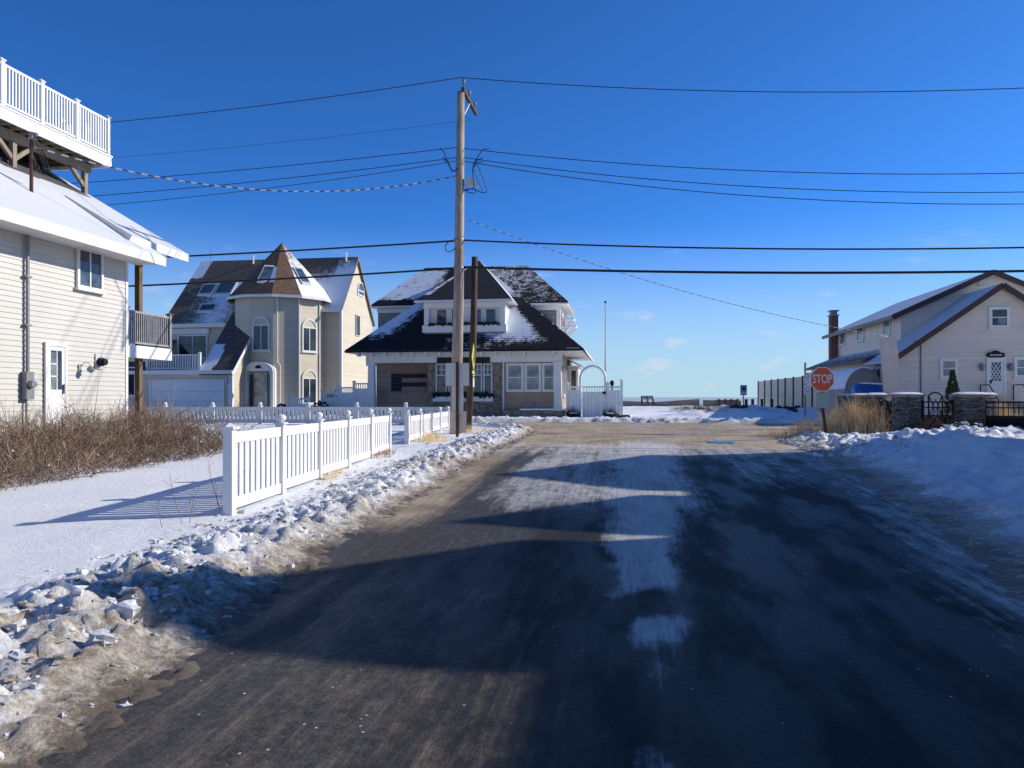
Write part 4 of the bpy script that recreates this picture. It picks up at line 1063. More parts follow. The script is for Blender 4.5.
rm_ = (rB_+rB2)/2
shade_house('house', 'double gabled house out of view on the right, shading the middle of the road', rm_, rm_+10, [(sB_, 2.0, 9.0, 7.0), (sB2, 1.5, 7.6, 6.3)], (sB_-1.6, sB2+4.0), 6.0)
shade_house('house', 'low eaved house out of view behind the viewer, shading the near road', 10.1, 20, [(-3.5, 5., 7.5, 5.6)], (-12, 9.35), 6.0)

# ------------------------------------------------------------------ white picket fences
def ball_cap(b, x, z): b.box(x-.085, x+.085, -.085, .085, z, z+.03); b.lathe([(.04,.03),(.05,.045),(.07,.065),(.08,.10),(.068,.135),(.035,.155),(.0,.16)], (x, 0, z), 12)
def pyr_cap(b, x, z): b.box(x-.095, x+.095, -.095, .095, z, z+.035); b.lathe([(.128,.035),(.01,.085)], (x, 0, z), 4)
def fence(label, p, q, n, ztop, zbase, first_pyr=False, nb=9, ztop2=None, bw=.12, solid=False):
    p, q = Vector(p), Vector(q); d = q-p; L = d.length; u = L/n
    ang = math.atan2(d.y, d.x)
    M = fr(p.x, p.y, 0, ang)
    h = thing('picket_fence', label, 'fence', fr(p.x+d.x/2, p.y+d.y/2, zbase((p.x+q.x)/2, (p.y+q.y)/2), ang))
    for k in range(n+1):
        w = p+d*(k/n); zt = ztop if ztop2 is None else ztop+(ztop2-ztop)*k/n
        b = MB(M); b.box(u*k-.0635, u*k+.0635, -.0635, .0635, zbase(w.x, w.y)-.25, zt); po = b.build('post', m_white, h)
        c = MB(M); (pyr_cap if (k == 0 and first_pyr) else ball_cap)(c, u*k, zt); c.build('post_cap', m_white, po, smooth=False)
    for k in range(n):
        w = p+d*((k+.5)/n); zt = (ztop if ztop2 is None else ztop+(ztop2-ztop)*(k+.5)/n)-.04
        zb = zbase(w.x, w.y)+.05
        x0, x1 = u*k+.064, u*(k+1)-.064
        b = MB(M); b.box(x0, x1, -.03, .03, zt-.15, zt); b.box(x0, x1, -.03, .03, zb, zb+.15)
        stp = (x1-x0)/nb
        for i in range(nb): b.box(x0+stp*(i+.5)-bw/2, x0+stp*(i+.5)+bw/2, -.012, .012, zb+.15, zt-.15)
        b.build('picket_panel', m_white, h)
    return h
zl = lambda X, Y: HL(X, Y, False)[0]
X1, Y1 = (229.5-512)*9.9/740, 9.9
dv = Vector((52/740, 1)).normalized()
e_ = Vector((X1, Y1))+dv*9.0
fence('white picket fence nearest the road, its end post standing in snow', (X1, Y1), e_, 5, 1.22, zl, True)
f0 = Vector((-2.98, 21.0)); f1 = f0+dv*9.2
fence('short white picket fence behind the tan grass, ending by the poles', f0, f1, 5, 1.14, zl, False)
fence('long white picket fence in shade crossing in front of the beige garage', (-16.6, 31.2), f1+Vector((0, .15)), 7, 1.28, lambda X, Y: g(Y)+.02, False, 11)

# white vinyl fence and little gate by the turret house
def vinyl(label, pts, zb, name='vinyl_fence'):
    c = Vector(((pts[0][0]+pts[-1][0])/2, (pts[0][1]+pts[-1][1])/2))
    h = thing(name, label, 'fence', fr(c.x, c.y, zb))
    for (p, q) in zip(pts, pts[1:]):
        P, Q = Vector(p[:2]), Vector(q[:2]); d = Q-P; L = d.length; M = fr(P.x, P.y, 0, math.atan2(d.y, d.x))
        b = MB(M); x0, x1 = .07, L-.07; n = max(2, int(L/.18))
        for i in range(n): b.box(x0+(x1-x0)*i/n+.004, x0+(x1-x0)*(i+1)/n-.004, -.02, .02, zb, p[2]-.32)
        b.box(x0, x1, -.035, .035, p[2]-.4, p[2]-.3); b.box(x0, x1, -.035, .035, p[2]-.08, p[2]); b.box(x0, x1, -.035, .035, zb, zb+.12)
        n = max(2, int(L/.14))
        for i in range(n): b.box(x0+(x1-x0)*(i+.5)/n-.02, x0+(x1-x0)*(i+.5)/n+.02, -.015, .015, p[2]-.3, p[2]-.08)
        b.build('panel', m_white, h)
    for p in pts:
        b = MB(fr(p[0], p[1], 0)); b.box(-.065, .065, -.065, .065, zb-.1, p[2]+.05); po = b.build('post', m_white, h)
        b = MB(fr(p[0], p[1], 0)); pyr_cap(b, 0, p[2]+.05); b.build('post_cap', m_white, po)
    return h
P_ = lambda px, py, Y: PY(px, py, Y)
vinyl('stepped white vinyl fence between the turret house and the shingled cottage', [P_(322, 392, 41.5), P_(338, 387, 41.3), P_(354, 383, 41), P_(372, 383, 40.7)], .45)
vinyl('small sunlit white gate panel beside snowy shrubs below the turret', [P_(288, 398, 40), P_(309, 398, 40)], .5, 'garden_gate')
# ------------------------------------------------------------------ arched gate by the cottage
def arch_gate():
    s = 38.6; zb = .45
    h = thing('arch_gate', 'white garden gate under a round arch beside the cottage', 'gate', G @ fr(PF(594, 0, s)[0], s, zb))
    X = lambda px: PF(px, 0, s)[0]
    Z = lambda py: PF(594, py, s)[2]
    def panel(x0, x1, zt, nm, y=0.):
        b = MB(G); n = max(2, int((x1-x0)/.17))
        for i in range(n): b.box(x0+(x1-x0)*i/n+.004, x0+(x1-x0)*(i+1)/n-.004, s-.02+y, s+.02+y, zb, zt-.05)
        b.box(x0, x1, s-.035+y, s+.035+y, zt-.05, zt+.04); return b.build(nm, m_white, h)
    panel(X(567), X(579.5), Z(391), 'side_panel'); panel(X(606.5), X(620), Z(391), 'side_panel')
    d = panel(X(582.3), X(604.7), Z(392.5), 'gate_leaf')
    b = MB(G); b.box(X(602.5), X(606), s-.08, s-.04, Z(394), Z(391.5)); b.build('latch', m_black, d)
    b = MB(G); xa, xb = X(580.2), X(605.3); xc, w = (xa+xb)/2, (xb-xa)/2; zc = Z(366)-w
    pts = [(xa, s, zb)]+[(xc-w*math.cos(math.pi*k/16), s, zc+w*math.sin(math.pi*k/16)) for k in range(17)]+[(xb, s, zb)]
    b.tube(pts, .065, 8); b.build('arch', m_white, h)
    b = MB(G); b.box(X(567), X(621), s+.6, s+.66, Z(387.5), Z(386)); 
    x = X(567)
    while x < X(621): b.box(x-.02, x+.02, s+.62, s+.65, zb, Z(387.5)); x += .14
    b.build('back_rail', m_white, h)
    for px, py in ((567.5, 384), (608, 383), (621.5, 381)):
        b = MB(G); b.box(X(px)-.065, X(px)+.065, s-.066, s+.064, zb, Z(py)); po = b.build('post', m_white, h)
        b = MB(G @ fr(X(px), s)); pyr_cap(b, 0, Z(py)); b.build('post_cap', m_white, po)
    b = MB(G); 
    for i in range(8): b.box(X(621.5)-.02, X(621.5)+.02, s+.08+.2*i, s+.08+.2*i+.17, zb, Z(389))
    b.build('return_panel', m_white, h)
    q = PF(612, 384, s); b = MB(G); b.lathe([(.03,-.35),(.03,-.1),(.1,-.05),(.11,.12),(.03,.2)], (q[0], s+.1, q[2]), 8); b.build('lantern', m_black, h)
    for lab, p0, p1, y0 in (('dark planter left of the white gate leaf', 566, 580, 412), ('snow dusted planter right of the gate leaf', 602.5, 617, 412.5)):
        a, c = PF(p0, y0, s-.5), PF(p1, y0, s-.5); M_ = G @ fr((a[0]+c[0])/2, s-.5, zb)
        pl = thing('planter', lab, 'planter', M_, 'planters at the white gate')
        hw = (c[0]-a[0])/2; b = MB(M_); b.prism([(-hw*.85,0),(hw*.85,0),(hw,.42),(hw*.9,.42),(hw*.9,.36),(-hw*.9,.36),(-hw*.9,.42),(-hw,.42)], -.2, .2); b.build('tub', m_black, pl)
        b = MB(M_)
        for k in range(60):
            x, y = random.uniform(-hw*.8, hw*.8), random.uniform(-.15,.15); b.tube([(x,y,.35),(x+random.uniform(-.1,.1),y+random.uniform(-.1,.1),.35+random.uniform(.1,.45)*math.exp(-(x/hw)**2))], [.012,.003], 4)
        b.build('plant', m_dkgreen, pl)
        b = MB(M_); b.ball((0,0,.37), hw*.8, 10, 5, .4, (1,.25/hw,.12)); b.build('snow_cover', m_snow, pl)
    q = PF(620, 420, s-1.4); b = MB(G)
    for k in range(6): b.ball((q[0]+random.uniform(-.4,.4), s-1.4+random.uniform(-.2,.2), zb+.15), random.uniform(.12,.26), 8, 6, .5, (1.2,1,.8))
    tag(b.build('rock_pile', m_rock), 'dark rocks half buried in snow right of the white gate', 'rocks')
arch_gate()
# flagpole
q = PY(605.3, 303, 42); b = MB(fr(q[0], 42, 0)); b.tube([(0,0,.4),(0,0,q[2])], [.06,.035], 10)
fp = thing('flagpole', 'slim white flagpole without a flag behind the arched gate', 'flagpole', fr(q[0], 42, .5)); b.build('pole', m_lgrey, fp)
b = MB(fr(q[0], 42, 0)); b.ball((0,0,q[2]+.05), .07); b.build('finial', m_black, fp, smooth=True)

# ------------------------------------------------------------------ utility poles, signs, wires
XP, YP = (458.7-512)*25/740, 25.
zP0 = g(25)+.1
def utility_pole():
    h = thing('utility_pole', 'tall weathered wooden utility pole behind the tan sign backs', 'utility pole', fr(XP, YP, zP0), 'utility poles')
    b = MB(); ztop = PY(460.5, 92, YP)[2]
    b.tube([(XP-.12, YP, zP0-.3), (XP, YP, 5), (XP+.07, YP, ztop)], [.205,.175,.125], 14); b.build('shaft', m_pole, h, smooth=True)
    e1v = Vector((SA, CA, 0)); e2v = Vector((CA, -SA, 0)); t = Vector((XP+.07, YP, ztop))
    c = MB(); c.beam(t+e1v*-.15+e2v*.1+Vector((0,0,.05)), t+e1v*2.1+e2v*.1+Vector((0,0,.05)), .1, .12); ca = c.build('crossarm', m_polek, h)
    c = MB(); c.beam(t+e1v*.05+e2v*.1+Vector((0,0,-.75)), t+e1v*.95+e2v*.1+Vector((0,0,-.02)), .05, .05); c.build('brace', m_lgrey, h)
    for d in (0., .95, 1.95):
        c = MB(fr(*(t+e1v*d+e2v*.1+Vector((0,0,.1))))); c.lathe([(.02,0),(.02,.12),(.06,.14),(.035,.19),(.06,.22),(.05,.3),(.02,.34)], (0,0,0), 10); c.build('insulator', m_grey, ca)
    # lamp bracket
    q = PY(464, 181, YP); c = MB(); c.prism([(q[0], q[2]-.12), (q[0]+.5, q[2]-.22), (q[0]+.36, q[2]+.03), (q[0]+.12, q[2]+.12)], YP-.12, YP+.04); c.build('bracket', m_lgrey, h)
    # jumper cables
    def jump(pl): j = MB(); j.tube([PY(x, y, YP-.25) for x, y in pl], .016, 5); j.build('jumper_cable', m_cable, h)
    jump([(440,148),(444,152),(448,163),(452,170),(456,172)]); jump([(442.5,157),(446,160),(449,165),(452,171)]); jump([(443.5,161),(449,161),(452,172),(458,168)])
    jump([(489,149),(483,149),(479,155),(474,163),(472.5,170),(474,188),(464,191)]); jump([(483,158),(477,160),(473,167)]); jump([(483.5,162),(478,162),(473,168),(478,181),(483,191)])
    jump([(477,164),(483,178),(487,190),(486,193),(480,192),(474,189),(466,189),(463,191)]); jump([(464,190),(470,193),(475,193),(475.5,189)])
    jump([(449,241),(445,246),(446,251),(450,252),(456,248)])
    for py in (240, 268):
        c = MB(); z = PY(458, py, YP)[2]; c.lathe([(.185,-.03),(.19,0),(.185,.03)], (XP, YP, z), 14); c.build('strap', m_grey, h)
    return h
up = utility_pole()
dup(up, fr(XP-40*CA, YP+40*SA, g(31)), 'utility pole standing out of view at the left end of the wires')
dup(up, fr(XP+40*CA, YP-40*SA, g(19)), 'utility pole standing out of view at the right end of the wires')
def ray_on_line(px, side):
    k = (px-512)/740; w = (k*YP-XP)/(side*CA+side*SA*k); Y = YP-side*SA*w; return w, Y
WG = 'overhead wires strung from the utility pole'
def wire(label, pole_xy, edge_xy, side, r, L=40., mat=None, off=0.):
    z0 = EYE+(HY-pole_xy[1])*YP/740
    w, Y = ray_on_line(edge_xy[0], side); z = EYE+(HY-edge_xy[1])*Y/740
    c = (z0-z)/(w*(L-w)); b = MB()
    pts = []
    for k in range(41):
        w = L*k/40; pts.append((XP+.05+side*CA*w+SA*off, YP-side*SA*w+CA*off, z0-c*w*(L-w)))
    b.tube(pts, r, 5)
    return tag(b.build('overhead_wire', mat or m_cable, smooth=True), label, 'wire', WG)
wire('topmost thin wire from the pole tip to the left', (459, 77.5), (112, 122), -1, .014)
wire('topmost thin wire from the pole tip to the right', (461, 77.5), (1024, 88), 1, .014)
wire('faint thin wire just below the topmost one on the left', (459, 99), (300, 119), -1, .006, off=1.9)
wire('upper of the thin middle wires left of the pole', (455, 147), (105, 181), -1, .013)
wire('second of the thin middle wires left of the pole', (455, 157), (105, 195), -1, .013)
wire('third thin middle wire left of the pole, above the twisted one', (455, 160.5), (105, 205), -1, .011)
wire('upper of the three thin middle wires right of the pole', (463, 148), (1024, 173), 1, .013)
wire('middle of the three thin middle wires right of the pole', (463, 157), (1024, 192), 1, .013)
wire('lowest of the three thin middle wires right of the pole', (463, 160.5), (1024, 204), 1, .013)
wire('thick cable left of the pole touching the white roof tip', (455, 240.5), (188, 256), -1, .032)
wire('thick cable left of the pole crossing the cone roof low', (455, 268), (130, 286), -1, .034)
wire('upper of the two thick cables right of the pole', (462, 240), (1024, 247.5), 1, .028)
wire('lowest and thickest cable right of the pole, above the gable', (462, 267), (1024, 271), 1, .042)
# twisted service drop to the left house, and the faint drop to the right
p = Vector(PY(455, 176, YP)); q = Vector(G @ Vector((rm, sm, zmast+.15))); b = MB()
b.tube([tuple(p+(q-p)*(k/40)-Vector((0,0,3.4*.98*(k/40)*(1-k/40)))) for k in range(41)], .018, 6)
tag(b.build('overhead_wire', m_cablew, smooth=True), 'black and white twisted service wire sagging to the left house', 'wire', WG)
XB, YB = (889-512)*29/740, 29.
p = Vector(PY(463, 218, YP)); q = Vector((XB, YB, EYE+(HY-337)*YB/740)); b = MB()
b.tube([tuple(p+(q-p)*(k/40)-Vector((0,0,4*.42*(k/40)*(1-k/40)))) for k in range(41)], .011, 5)
tag(b.build('overhead_wire', m_cablew, smooth=True), 'long faint wire slanting down to the leaning beige slab', 'wire', WG)
# old dark stub pole
a, c = PY(468.8, 433, 27), PY(474.8, 257, 27)
op = thing('pole_stub', 'dark brown leaning old pole carrying the yellow sign', 'utility pole', fr(a[0], 27, g(27)))
b = MB(); b.tube([(a[0]-.05,27,g(27)-.2), tuple((Vector(a)+Vector(c))/2+Vector((.05,0,0))), c], [.135,.125,.112], 12); b.build('shaft', m_polek, op, smooth=True)
b = MB(); d = PY(470.3, 359, 26.9); b.box(d[0]+.0, d[0]+.012, 26.75, 27.2, d[2]-.1, d[2]+.1); b.build('sign_bracket', m_grey, op)
ys = thing('warning_sign', 'yellow green diamond sign seen edge on, above its plaque', 'sign', fr(d[0]+.1, 26.75, g(27)))
M_ = fr(d[0]+.12, 26.78, 0, R(84))
b = MB(M_); zc = PY(474, 357, 26.8)[2]; b.prism([(0, zc+.5),(.42,zc),(0, zc-.48),(-.42,zc)], -.012, .012); b.build('diamond', m_yel, ys)
b = MB(M_); b.box(-.3,.3,-.012,.012, PY(0,374,26.8)[2], zc-.5); b.build('plaque', m_yel, ys)
b = MB(M_)
for x, z, w_, h_ in ((-.03, zc+.12, .06, .1), (-.05, zc-.18, .1, .28), (-.12, zc-.2, .05, .15)): b.box(x, x+w_, -.016, -.0125, z, z+h_)
b.box(-.2,.2,-.016,-.0125, zc-.75, zc-.7)
b.build('pictogram', m_black, ys)
b = MB(M_); b.box(-.12,.12,-.012,.012, PY(0,387,26.8)[2], PY(0,375,26.8)[2]); b.build('lower_tab', m_signw, ys)
# sign post with three backs
Ys = 23.6; xs_ = PY(457.3, 0, Ys)[0]
sp = thing('sign_post', 'thin rusty post with three blank sign backs stacked in front of the tall pole', 'sign', fr(xs_, Ys, g(Ys)))
b = MB(fr(xs_, Ys, 0)); b.box(-.045, .045, -.04, -.02, .2, PY(0, 362, Ys)[2]); b.box(-.045, -.03, -.0199, .02, .2, PY(0, 362, Ys)[2]); b.box(.03, .045, -.0199, .02, .2, PY(0, 362, Ys)[2]); b.build('post', m_rust, sp)
for p0, p1, y0, y1, m in ((446, 469, 363, 385.7, m_signb), (452.3, 463.3, 386.3, 410.7, m_signb), (449.5, 466.3, 411.3, 433, m_signt)):
    a, c = PY(p0, y0, Ys), PY(p1, y1, Ys); b = MB(); b.box(a[0], c[0], Ys+.022, Ys+.03, c[2], a[2]); b.build('sign_panel', m, sp)

# ------------------------------------------------------------------ stop sign and small signs
def text_mesh(s, name, size, M, mat, parent, sx=1., depth=.003):
    cu = bpy.data.curves.new('letters', 'FONT'); cu.body = s; cu.size = size; cu.align_x = 'CENTER'; cu.align_y = 'CENTER'; cu.extrude = depth; cu.offset = size*.012
    o = bpy.data.objects.new('letters', cu); COL.objects.link(o); bpy.context.view_layer.update()
    dg = bpy.context.evaluated_depsgraph_get(); me = bpy.data.meshes.new_from_object(o.evaluated_get(dg)); bpy.data.objects.remove(o)
    b = MB(M)
    for v in me.vertices: b.p((v.co.x*sx, -v.co.z, v.co.y))
    b.f = [list(p.vertices) for p in me.polygons]
    return b.build(name, mat, parent)
Yt = 23.4
def stop_sign():
    c = PY(822, 379.3, Yt); h = thing('stop_sign', 'red octagonal stop sign with white letters and border', 'sign', fr(c[0], Yt, g(Yt)))
    M = fr(c[0], Yt, 0, R(4))
    oc = lambda r: [(r/math.cos(math.pi/8)*math.cos(math.pi/8+math.pi/4*k), c[2]+r/math.cos(math.pi/8)*math.sin(math.pi/8+math.pi/4*k)) for k in range(8)]
    b = MB(M); b.prism(oc(.385), -.012, .0); pn = b.build('octagon_border', m_signw, h)
    b = MB(M); b.prism(oc(.358), -.017, -.0125); b.build('octagon_face', m_red, pn)
    text_mesh('STOP', 'lettering', .39, M @ fr(0, -.021, c[2]), m_signw, pn, .69)
    a = PY(824.5, 407, Yt); b = MB(); b.beam((c[0]+.01, Yt+.04, c[2]+.3), (c[0]+.03, Yt+.04, a[2]), .05, .05); b.beam((c[0]+.03, Yt+.04, a[2]), (c[0]+.17, Yt+.02, g(Yt)-.1), .075, .06); b.build('post', m_rust, h)
    q0, q1 = PY(816.5, 392.8, Yt), PY(829, 408, Yt); b = MB(M); b.box(q0[0]-c[0], q1[0]-c[0], -.006, .012, q1[2], q0[2]); b.build('lower_panel', m_teal, h)
stop_sign()
def parking_sign():
    Y = 33.; c = PY(806.5, 372, Y); h = thing('parking_sign', 'two small white notices on a dark post left of the stop sign', 'sign', fr(c[0], Y, g(Y)))
    t = PY(805.6, 362.5, Y); b = MB(); b.tube([(t[0], Y+.05, .4), (t[0], Y+.05, t[2])], .045, 8); b.build('post', m_grey, h)
    M = fr(0, Y, 0)
    for p0, p1, y0, y1, red in ((804, 811.5, 372.5, 384, True), (804.3, 811, 385, 394.5, False)):
        a, d = PY(p0, y0, Y), PY(p1, y1, Y); b = MB(M); b.box(a[0], d[0], -.012, 0, d[2], a[2]); pn = b.build('sign_panel', m_signw, h)
        xc, zc = (a[0]+d[0])/2, (a[2]+d[2])/2; rr = .1
        b = MB(fr(xc-(.06 if red else 0), Y-.013, zc+(.1 if red else 0)) @ Matrix.Rotation(math.pi/2, 4, 'X'))
        n = 18
        for k in range(n):
            a0, a1 = 2*math.pi*k/n, 2*math.pi*(k+1)/n
            b.face([(rr*math.cos(a0), rr*math.sin(a0), 0), (rr*math.cos(a1), rr*math.sin(a1), 0), (rr*.72*math.cos(a1), rr*.72*math.sin(a1), 0), (rr*.72*math.cos(a0), rr*.72*math.sin(a0), 0)])
        b.build('symbol', m_red if red else m_grey, pn)
parking_sign()
def beach_sign():
    Y = 47.; a, d = PY(740.2, 385, Y), PY(746.9, 395.3, Y); xc = (a[0]+d[0])/2
    h = thing('beach_sign', 'small blue and white notice on a post by the dune', 'sign', fr(xc, Y, .8))
    b = MB(); b.box(a[0], d[0], Y-.01, Y, d[2], a[2]); b.build('sign_panel', m_signw, h)
    zz = lambda y: PY(0, y, Y)[2]
    b = MB(); b.box(a[0]+.03, d[0]-.03, Y-.016, Y-.0105, zz(391.8), zz(385.4)); b.build('blue_field', m_signbl, h)
    b = MB(); b.box(a[0]+.07, d[0]-.07, Y-.02, Y-.0165, zz(389.3), zz(388.3)); b.box(xc-.05, xc+.05, Y-.021, Y-.0167, zz(389.8), zz(387.6)); b.build('symbol', m_dark, h)
    b = MB(); b.box(a[0]+.05, d[0]-.12, Y-.016, Y-.0105, zz(394.7), zz(394.1)); b.box(a[0]+.05, d[0]-.05, Y-.016, Y-.0105, zz(393.2), zz(392.7)); b.build('lettering', m_grey, h)
    b = MB(); b.box(xc-.04, xc+.04, Y+.003, Y+.07, .5, a[2]-.05); b.build('post', m_board, h)
beach_sign()

# ------------------------------------------------------------------ beach: sea wall, posts, fence
def sea_wall():
    h = thing('sea_wall', 'low weathered concrete sea wall beyond the snowy beach path', 'wall', fr(11, 58, 1))
    for p0, p1, ya, yb in ((618, 655, 400.5, 402.2), (655.5, 699.5, 402.0, 399.0), (704.5, 741, 400.0, 400.6)):
        Y = 58.; a, c = PY(p0, ya, Y), PY(p1, yb, Y)
        b = MB(); i = [b.p(q) for q in ((a[0],Y,0),(c[0],Y,0),(c[0],Y,c[2]),(a[0],Y,a[2]),(a[0],Y+.5,0),(c[0],Y+.5,0),(c[0],Y+.5,c[2]),(a[0],Y+.5,a[2]))]
        for f in ((0,1,2,3),(4,7,6,5),(3,2,6,7),(0,3,7,4),(1,5,6,2)): b.f.append([i[k] for k in f])
        b.build('wall_section', m_concrete, h)
sea_wall()
Y = 56.; a, c = PY(641.5, 395.8, Y), PY(653.5, 402, Y); M_ = fr((a[0]+c[0])/2, Y, c[2]); hw = (c[0]-a[0])/2; H = a[2]-c[2]
bn = thing('bench', 'dark slatted bench on the beach by the sea wall', 'bench', M_)
b = MB(M_); b.box(-hw, hw, -.25, .2, H*.42, H*.5); b.build('seat', m_polek, bn)
b = MB(M_)
for z in (.62, .78, .94): b.box(-hw, hw, .2, .24, H*z-.03, H*z+.03)
b.build('backrest', m_polek, bn)
for x in (-hw+.03, -.0, hw-.03):
    b = MB(M_); b.box(x-.03, x+.03, .2, .27, -.2, H); b.box(x-.03, x+.03, -.25, -.19, -.2, H*.42); b.build('leg', m_polek, bn)
lab = ['dark wooden post, leftmost of the row left of the small beach sign', 'dark wooden post, second from the left in the beach row', 'dark wooden post, third from the left in the beach row',
       'dark wooden post, fourth from the left in the beach row', 'dark wooden post beside the foot of the small beach sign', 'dark wooden post just right of the small beach sign',
       'dark wooden post left of the beige panel fence corner', 'tall dark wooden post, rightmost of the beach row before the panel fence']
proto = None
for i, (px, Y) in enumerate(((719, 54), (725.3, 52), (731.2, 50), (737.5, 48.5), (746.2, 46.5), (752.6, 44), (762, 40), (771.8, 38.2))):
    q = PY(px, 399, Y); zb = HB(q[0], Y)[0]-.05
    hgt = q[2]-zb
    b = MB(fr(q[0], Y, 0, .2*i)); b.box(-.07, .07, -.07, .07, zb, q[2]-.04); b.lathe([(.1,0),(.085,.04)], (0,0,q[2]-.04), 4)
    tag(b.build('wooden_post', m_polek), lab[i], 'post', 'wooden posts along the beach path')
# low rail linking the far posts
b = MB(); pa, pb_ = PY(716, 400.5, 54.3), PY(737, 400.5, 48.7); b.beam(pa, pb_, .08, .1); tag(b.build('wooden_rail', m_polek), 'low dark wooden rail behind the leftmost beach posts', 'rail')
def panel_fence():
    r = 12.0; h = thing('panel_fence', 'tall beige panel fence with dark posts running towards the sea', 'fence', G @ fr(r, 57, 1))
    ss = [PS(px, 0, r)[1] for px in (758.7, 765.3, 771.8, 778.6, 785.8, 794, 803.3)]+[49.6, 46.8]
    for k, s in enumerate(ss):
        b = MB(G); b.box(r-.09, r+.05, s-.09, s+.09, .5, 3.08); b.build('post', m_polek, h)
    for s1, s0 in zip(ss, ss[1:]):
        b = MB(G); n = 12
        for i in range(n): b.box(r-.02, r+.02, s0+.09+(s1-s0-.18)*i/n+.003, s0+.09+(s1-s0-.18)*(i+1)/n-.003, .9, 2.98)
        b.box(r-.05, r+.04, s0+.09, s1-.09, 2.98, 3.03); b.build('panel', m_panel, h)
panel_fence()
# dark debris and steps in the snow
for lab, px, py, Y, n in (('snow capped dark rocks in the blue shaded snow before the panel fence', 783, 411, 36.5, 7), ('dark rocks at the foot of the panel fence', 791, 405, 45, 6), ('brown dirt rocks on the plowed snow mound by the road', 746, 414, 36, 4)):
    q = PY(px, py, Y); b = MB()
    for k in range(n): 
        x, y = q[0]+random.uniform(-.6,.6), Y+random.uniform(-.4,.4); b.ball((x, y, HB(x, y)[0]+.03), random.uniform(.08,.17), 8, 6, .5, (1.3,1,.7))
    tag(b.build('rock_pile', m_rock), lab, 'rocks')

# ------------------------------------------------------------------ stone pillars and metal fence
pil = []
def pillar(px, Y, label, w=.62, zt=None):
    c = PY(px, 397, Y); zt = zt or 1.66; M = fr(c[0], Y, 0, -A)
    h = thing('stone_pillar', label, 'pillar', fr(c[0], Y, g(Y), -A), 'stone pillars of the yard wall')
    b = MB(M); z = g(Y)-.1
    while z < zt-.01:                                              # courses of ledge stone
        hh = random.uniform(.06,.13); hh = min(hh, zt-z); x = -w/2
        while x < w/2-.02:
            l = random.uniform(.14,.34); x2 = min(w/2, x+l)
            if w/2-x2 < .06: x2 = w/2
            o = random.uniform(0,.03); b.box(x+.004, x2-.004, -w/2-o, w/2+o, z+.004, z+hh-.004); x = x2
        b.box(-w/2-random.uniform(0,.03), w/2+random.uniform(0,.03), -w/2+.05, w/2-.05, z+.005, z+hh-.005)
        z += hh
    b.build('shaft', m_pillar, h)
    b = MB(M); b.box(-w/2-.1, w/2+.1, -w/2-.1, w/2+.1, zt, zt+.07); cp = b.build('cap', m_concrete, h)
    b = MB(M); e = w/2+.08; b.grid((-e,-e,zt+.075),(e,-e,zt+.075),(e,e,zt+.075),(-e,e,zt+.075), 8, 8, None, 0)
    for i, v in enumerate(b.v):
        l = M.inverted() @ v; k_ = smooth(e, e-.14, abs(l.x))*smooth(e, e-.14, abs(l.y)); v.z += .065*k_
    b.build('snow_cap', m_snow, cp, smooth=True)
    return c[0], Y
P1 = pillar(969, 22, 'stone pillar with snowy cap between the two black fence runs')
P2 = pillar(906, 22.6, 'stone pillar with snowy cap just right of the leaning beige slab foot')
P3 = pillar(876, 26, 'stone pillar behind the dry grass, with a dark gap at its right', .5)
P4 = pillar(862, 30, 'stone pillar cap peeking over the dry grass below the blue tarp')
P5 = pillar(847, 33, 'stone pillar farthest left, over the dry grass beside the stop sign')
P6 = pillar(986, 24.6, 'stone pillar half hidden behind another pillar near the white door', .42)
P7 = pillar(1062, 20.6, 'stone pillar out of view at the right end of the black fence')
def metal_fence(p, q, label):
    p, q = Vector(p), Vector(q); d = (q-p); p = p+d.normalized()*.42; q = q-d.normalized()*.42; d = q-p; L = d.length; M = fr(p.x, p.y, 0, math.atan2(d.y, d.x))
    h = thing('metal_fence', label, 'fence', fr(p.x, p.y, g(p.y), math.atan2(d.y, d.x)), 'black metal fence runs')
    zt = 1.52; zm = 1.07
    b = MB(M); b.box(0, L, -.025, .025, zt-.04, zt); b.box(0, L, -.025, .025, zt-.2, zt-.165); b.box(0, L, -.025, .025, zm, zm+.04); b.box(0, L, -.025, .025, .35, .4)
    x = .06
    while x < L: b.box(x-.012, x+.012, -.012, .012, .4, zt-.041); x += .125
    b.build('bars', m_black, h)
    b = MB(M); b.box(0, L, .03, .05, .25, zm-.003); b.build('shade_panel', m_black, h)  # solid black sheet standing in for the shadow behind the lower bars
    for x in (0., L): b = MB(M); b.box(x-.03, x+.03, -.03, .03, .2, zt+.05); b.build('end_post', m_black, h)
metal_fence(P2, P1, 'black metal fence run between the two front stone pillars')
metal_fence(P1, P7, 'black metal fence run at the right edge below the white door')
# dark hedge gap between pillars
b = MB(fr((P2[0]+P3[0])/2, 0, 0))
for k in range(500):
    t = random.random(); y = P2[1]+.3+(P3[1]-P2[1]-.4)*t; b.ball((random.gauss(-.1,.16), y, random.uniform(.3,1.5)), random.uniform(.03,.08), 5, 4, .6)
tag(b.build('hedge_shrub', m_dkgreen), 'dark evergreen hedge shrub squeezed between two stone pillars', 'shrub')
# leaning beige slab
def slab_():
    a0, a1 = PY(887.5, 432, YB), PY(906, 432, YB); t0, t1 = PY(880.5, 338, YB), PY(894.5, 335, YB)
    b = MB(); z0 = g(YB)
    P = [(a0[0], z0), (a1[0], z0), (t1[0], t1[2]), (t0[0], t0[2])]
    b.prism(P, YB-.1, YB+.1); tag(b.build('leaning_slab', m_board), 'tall leaning beige slab behind the stone pillars, sunlit on one edge', 'post')
slab_()
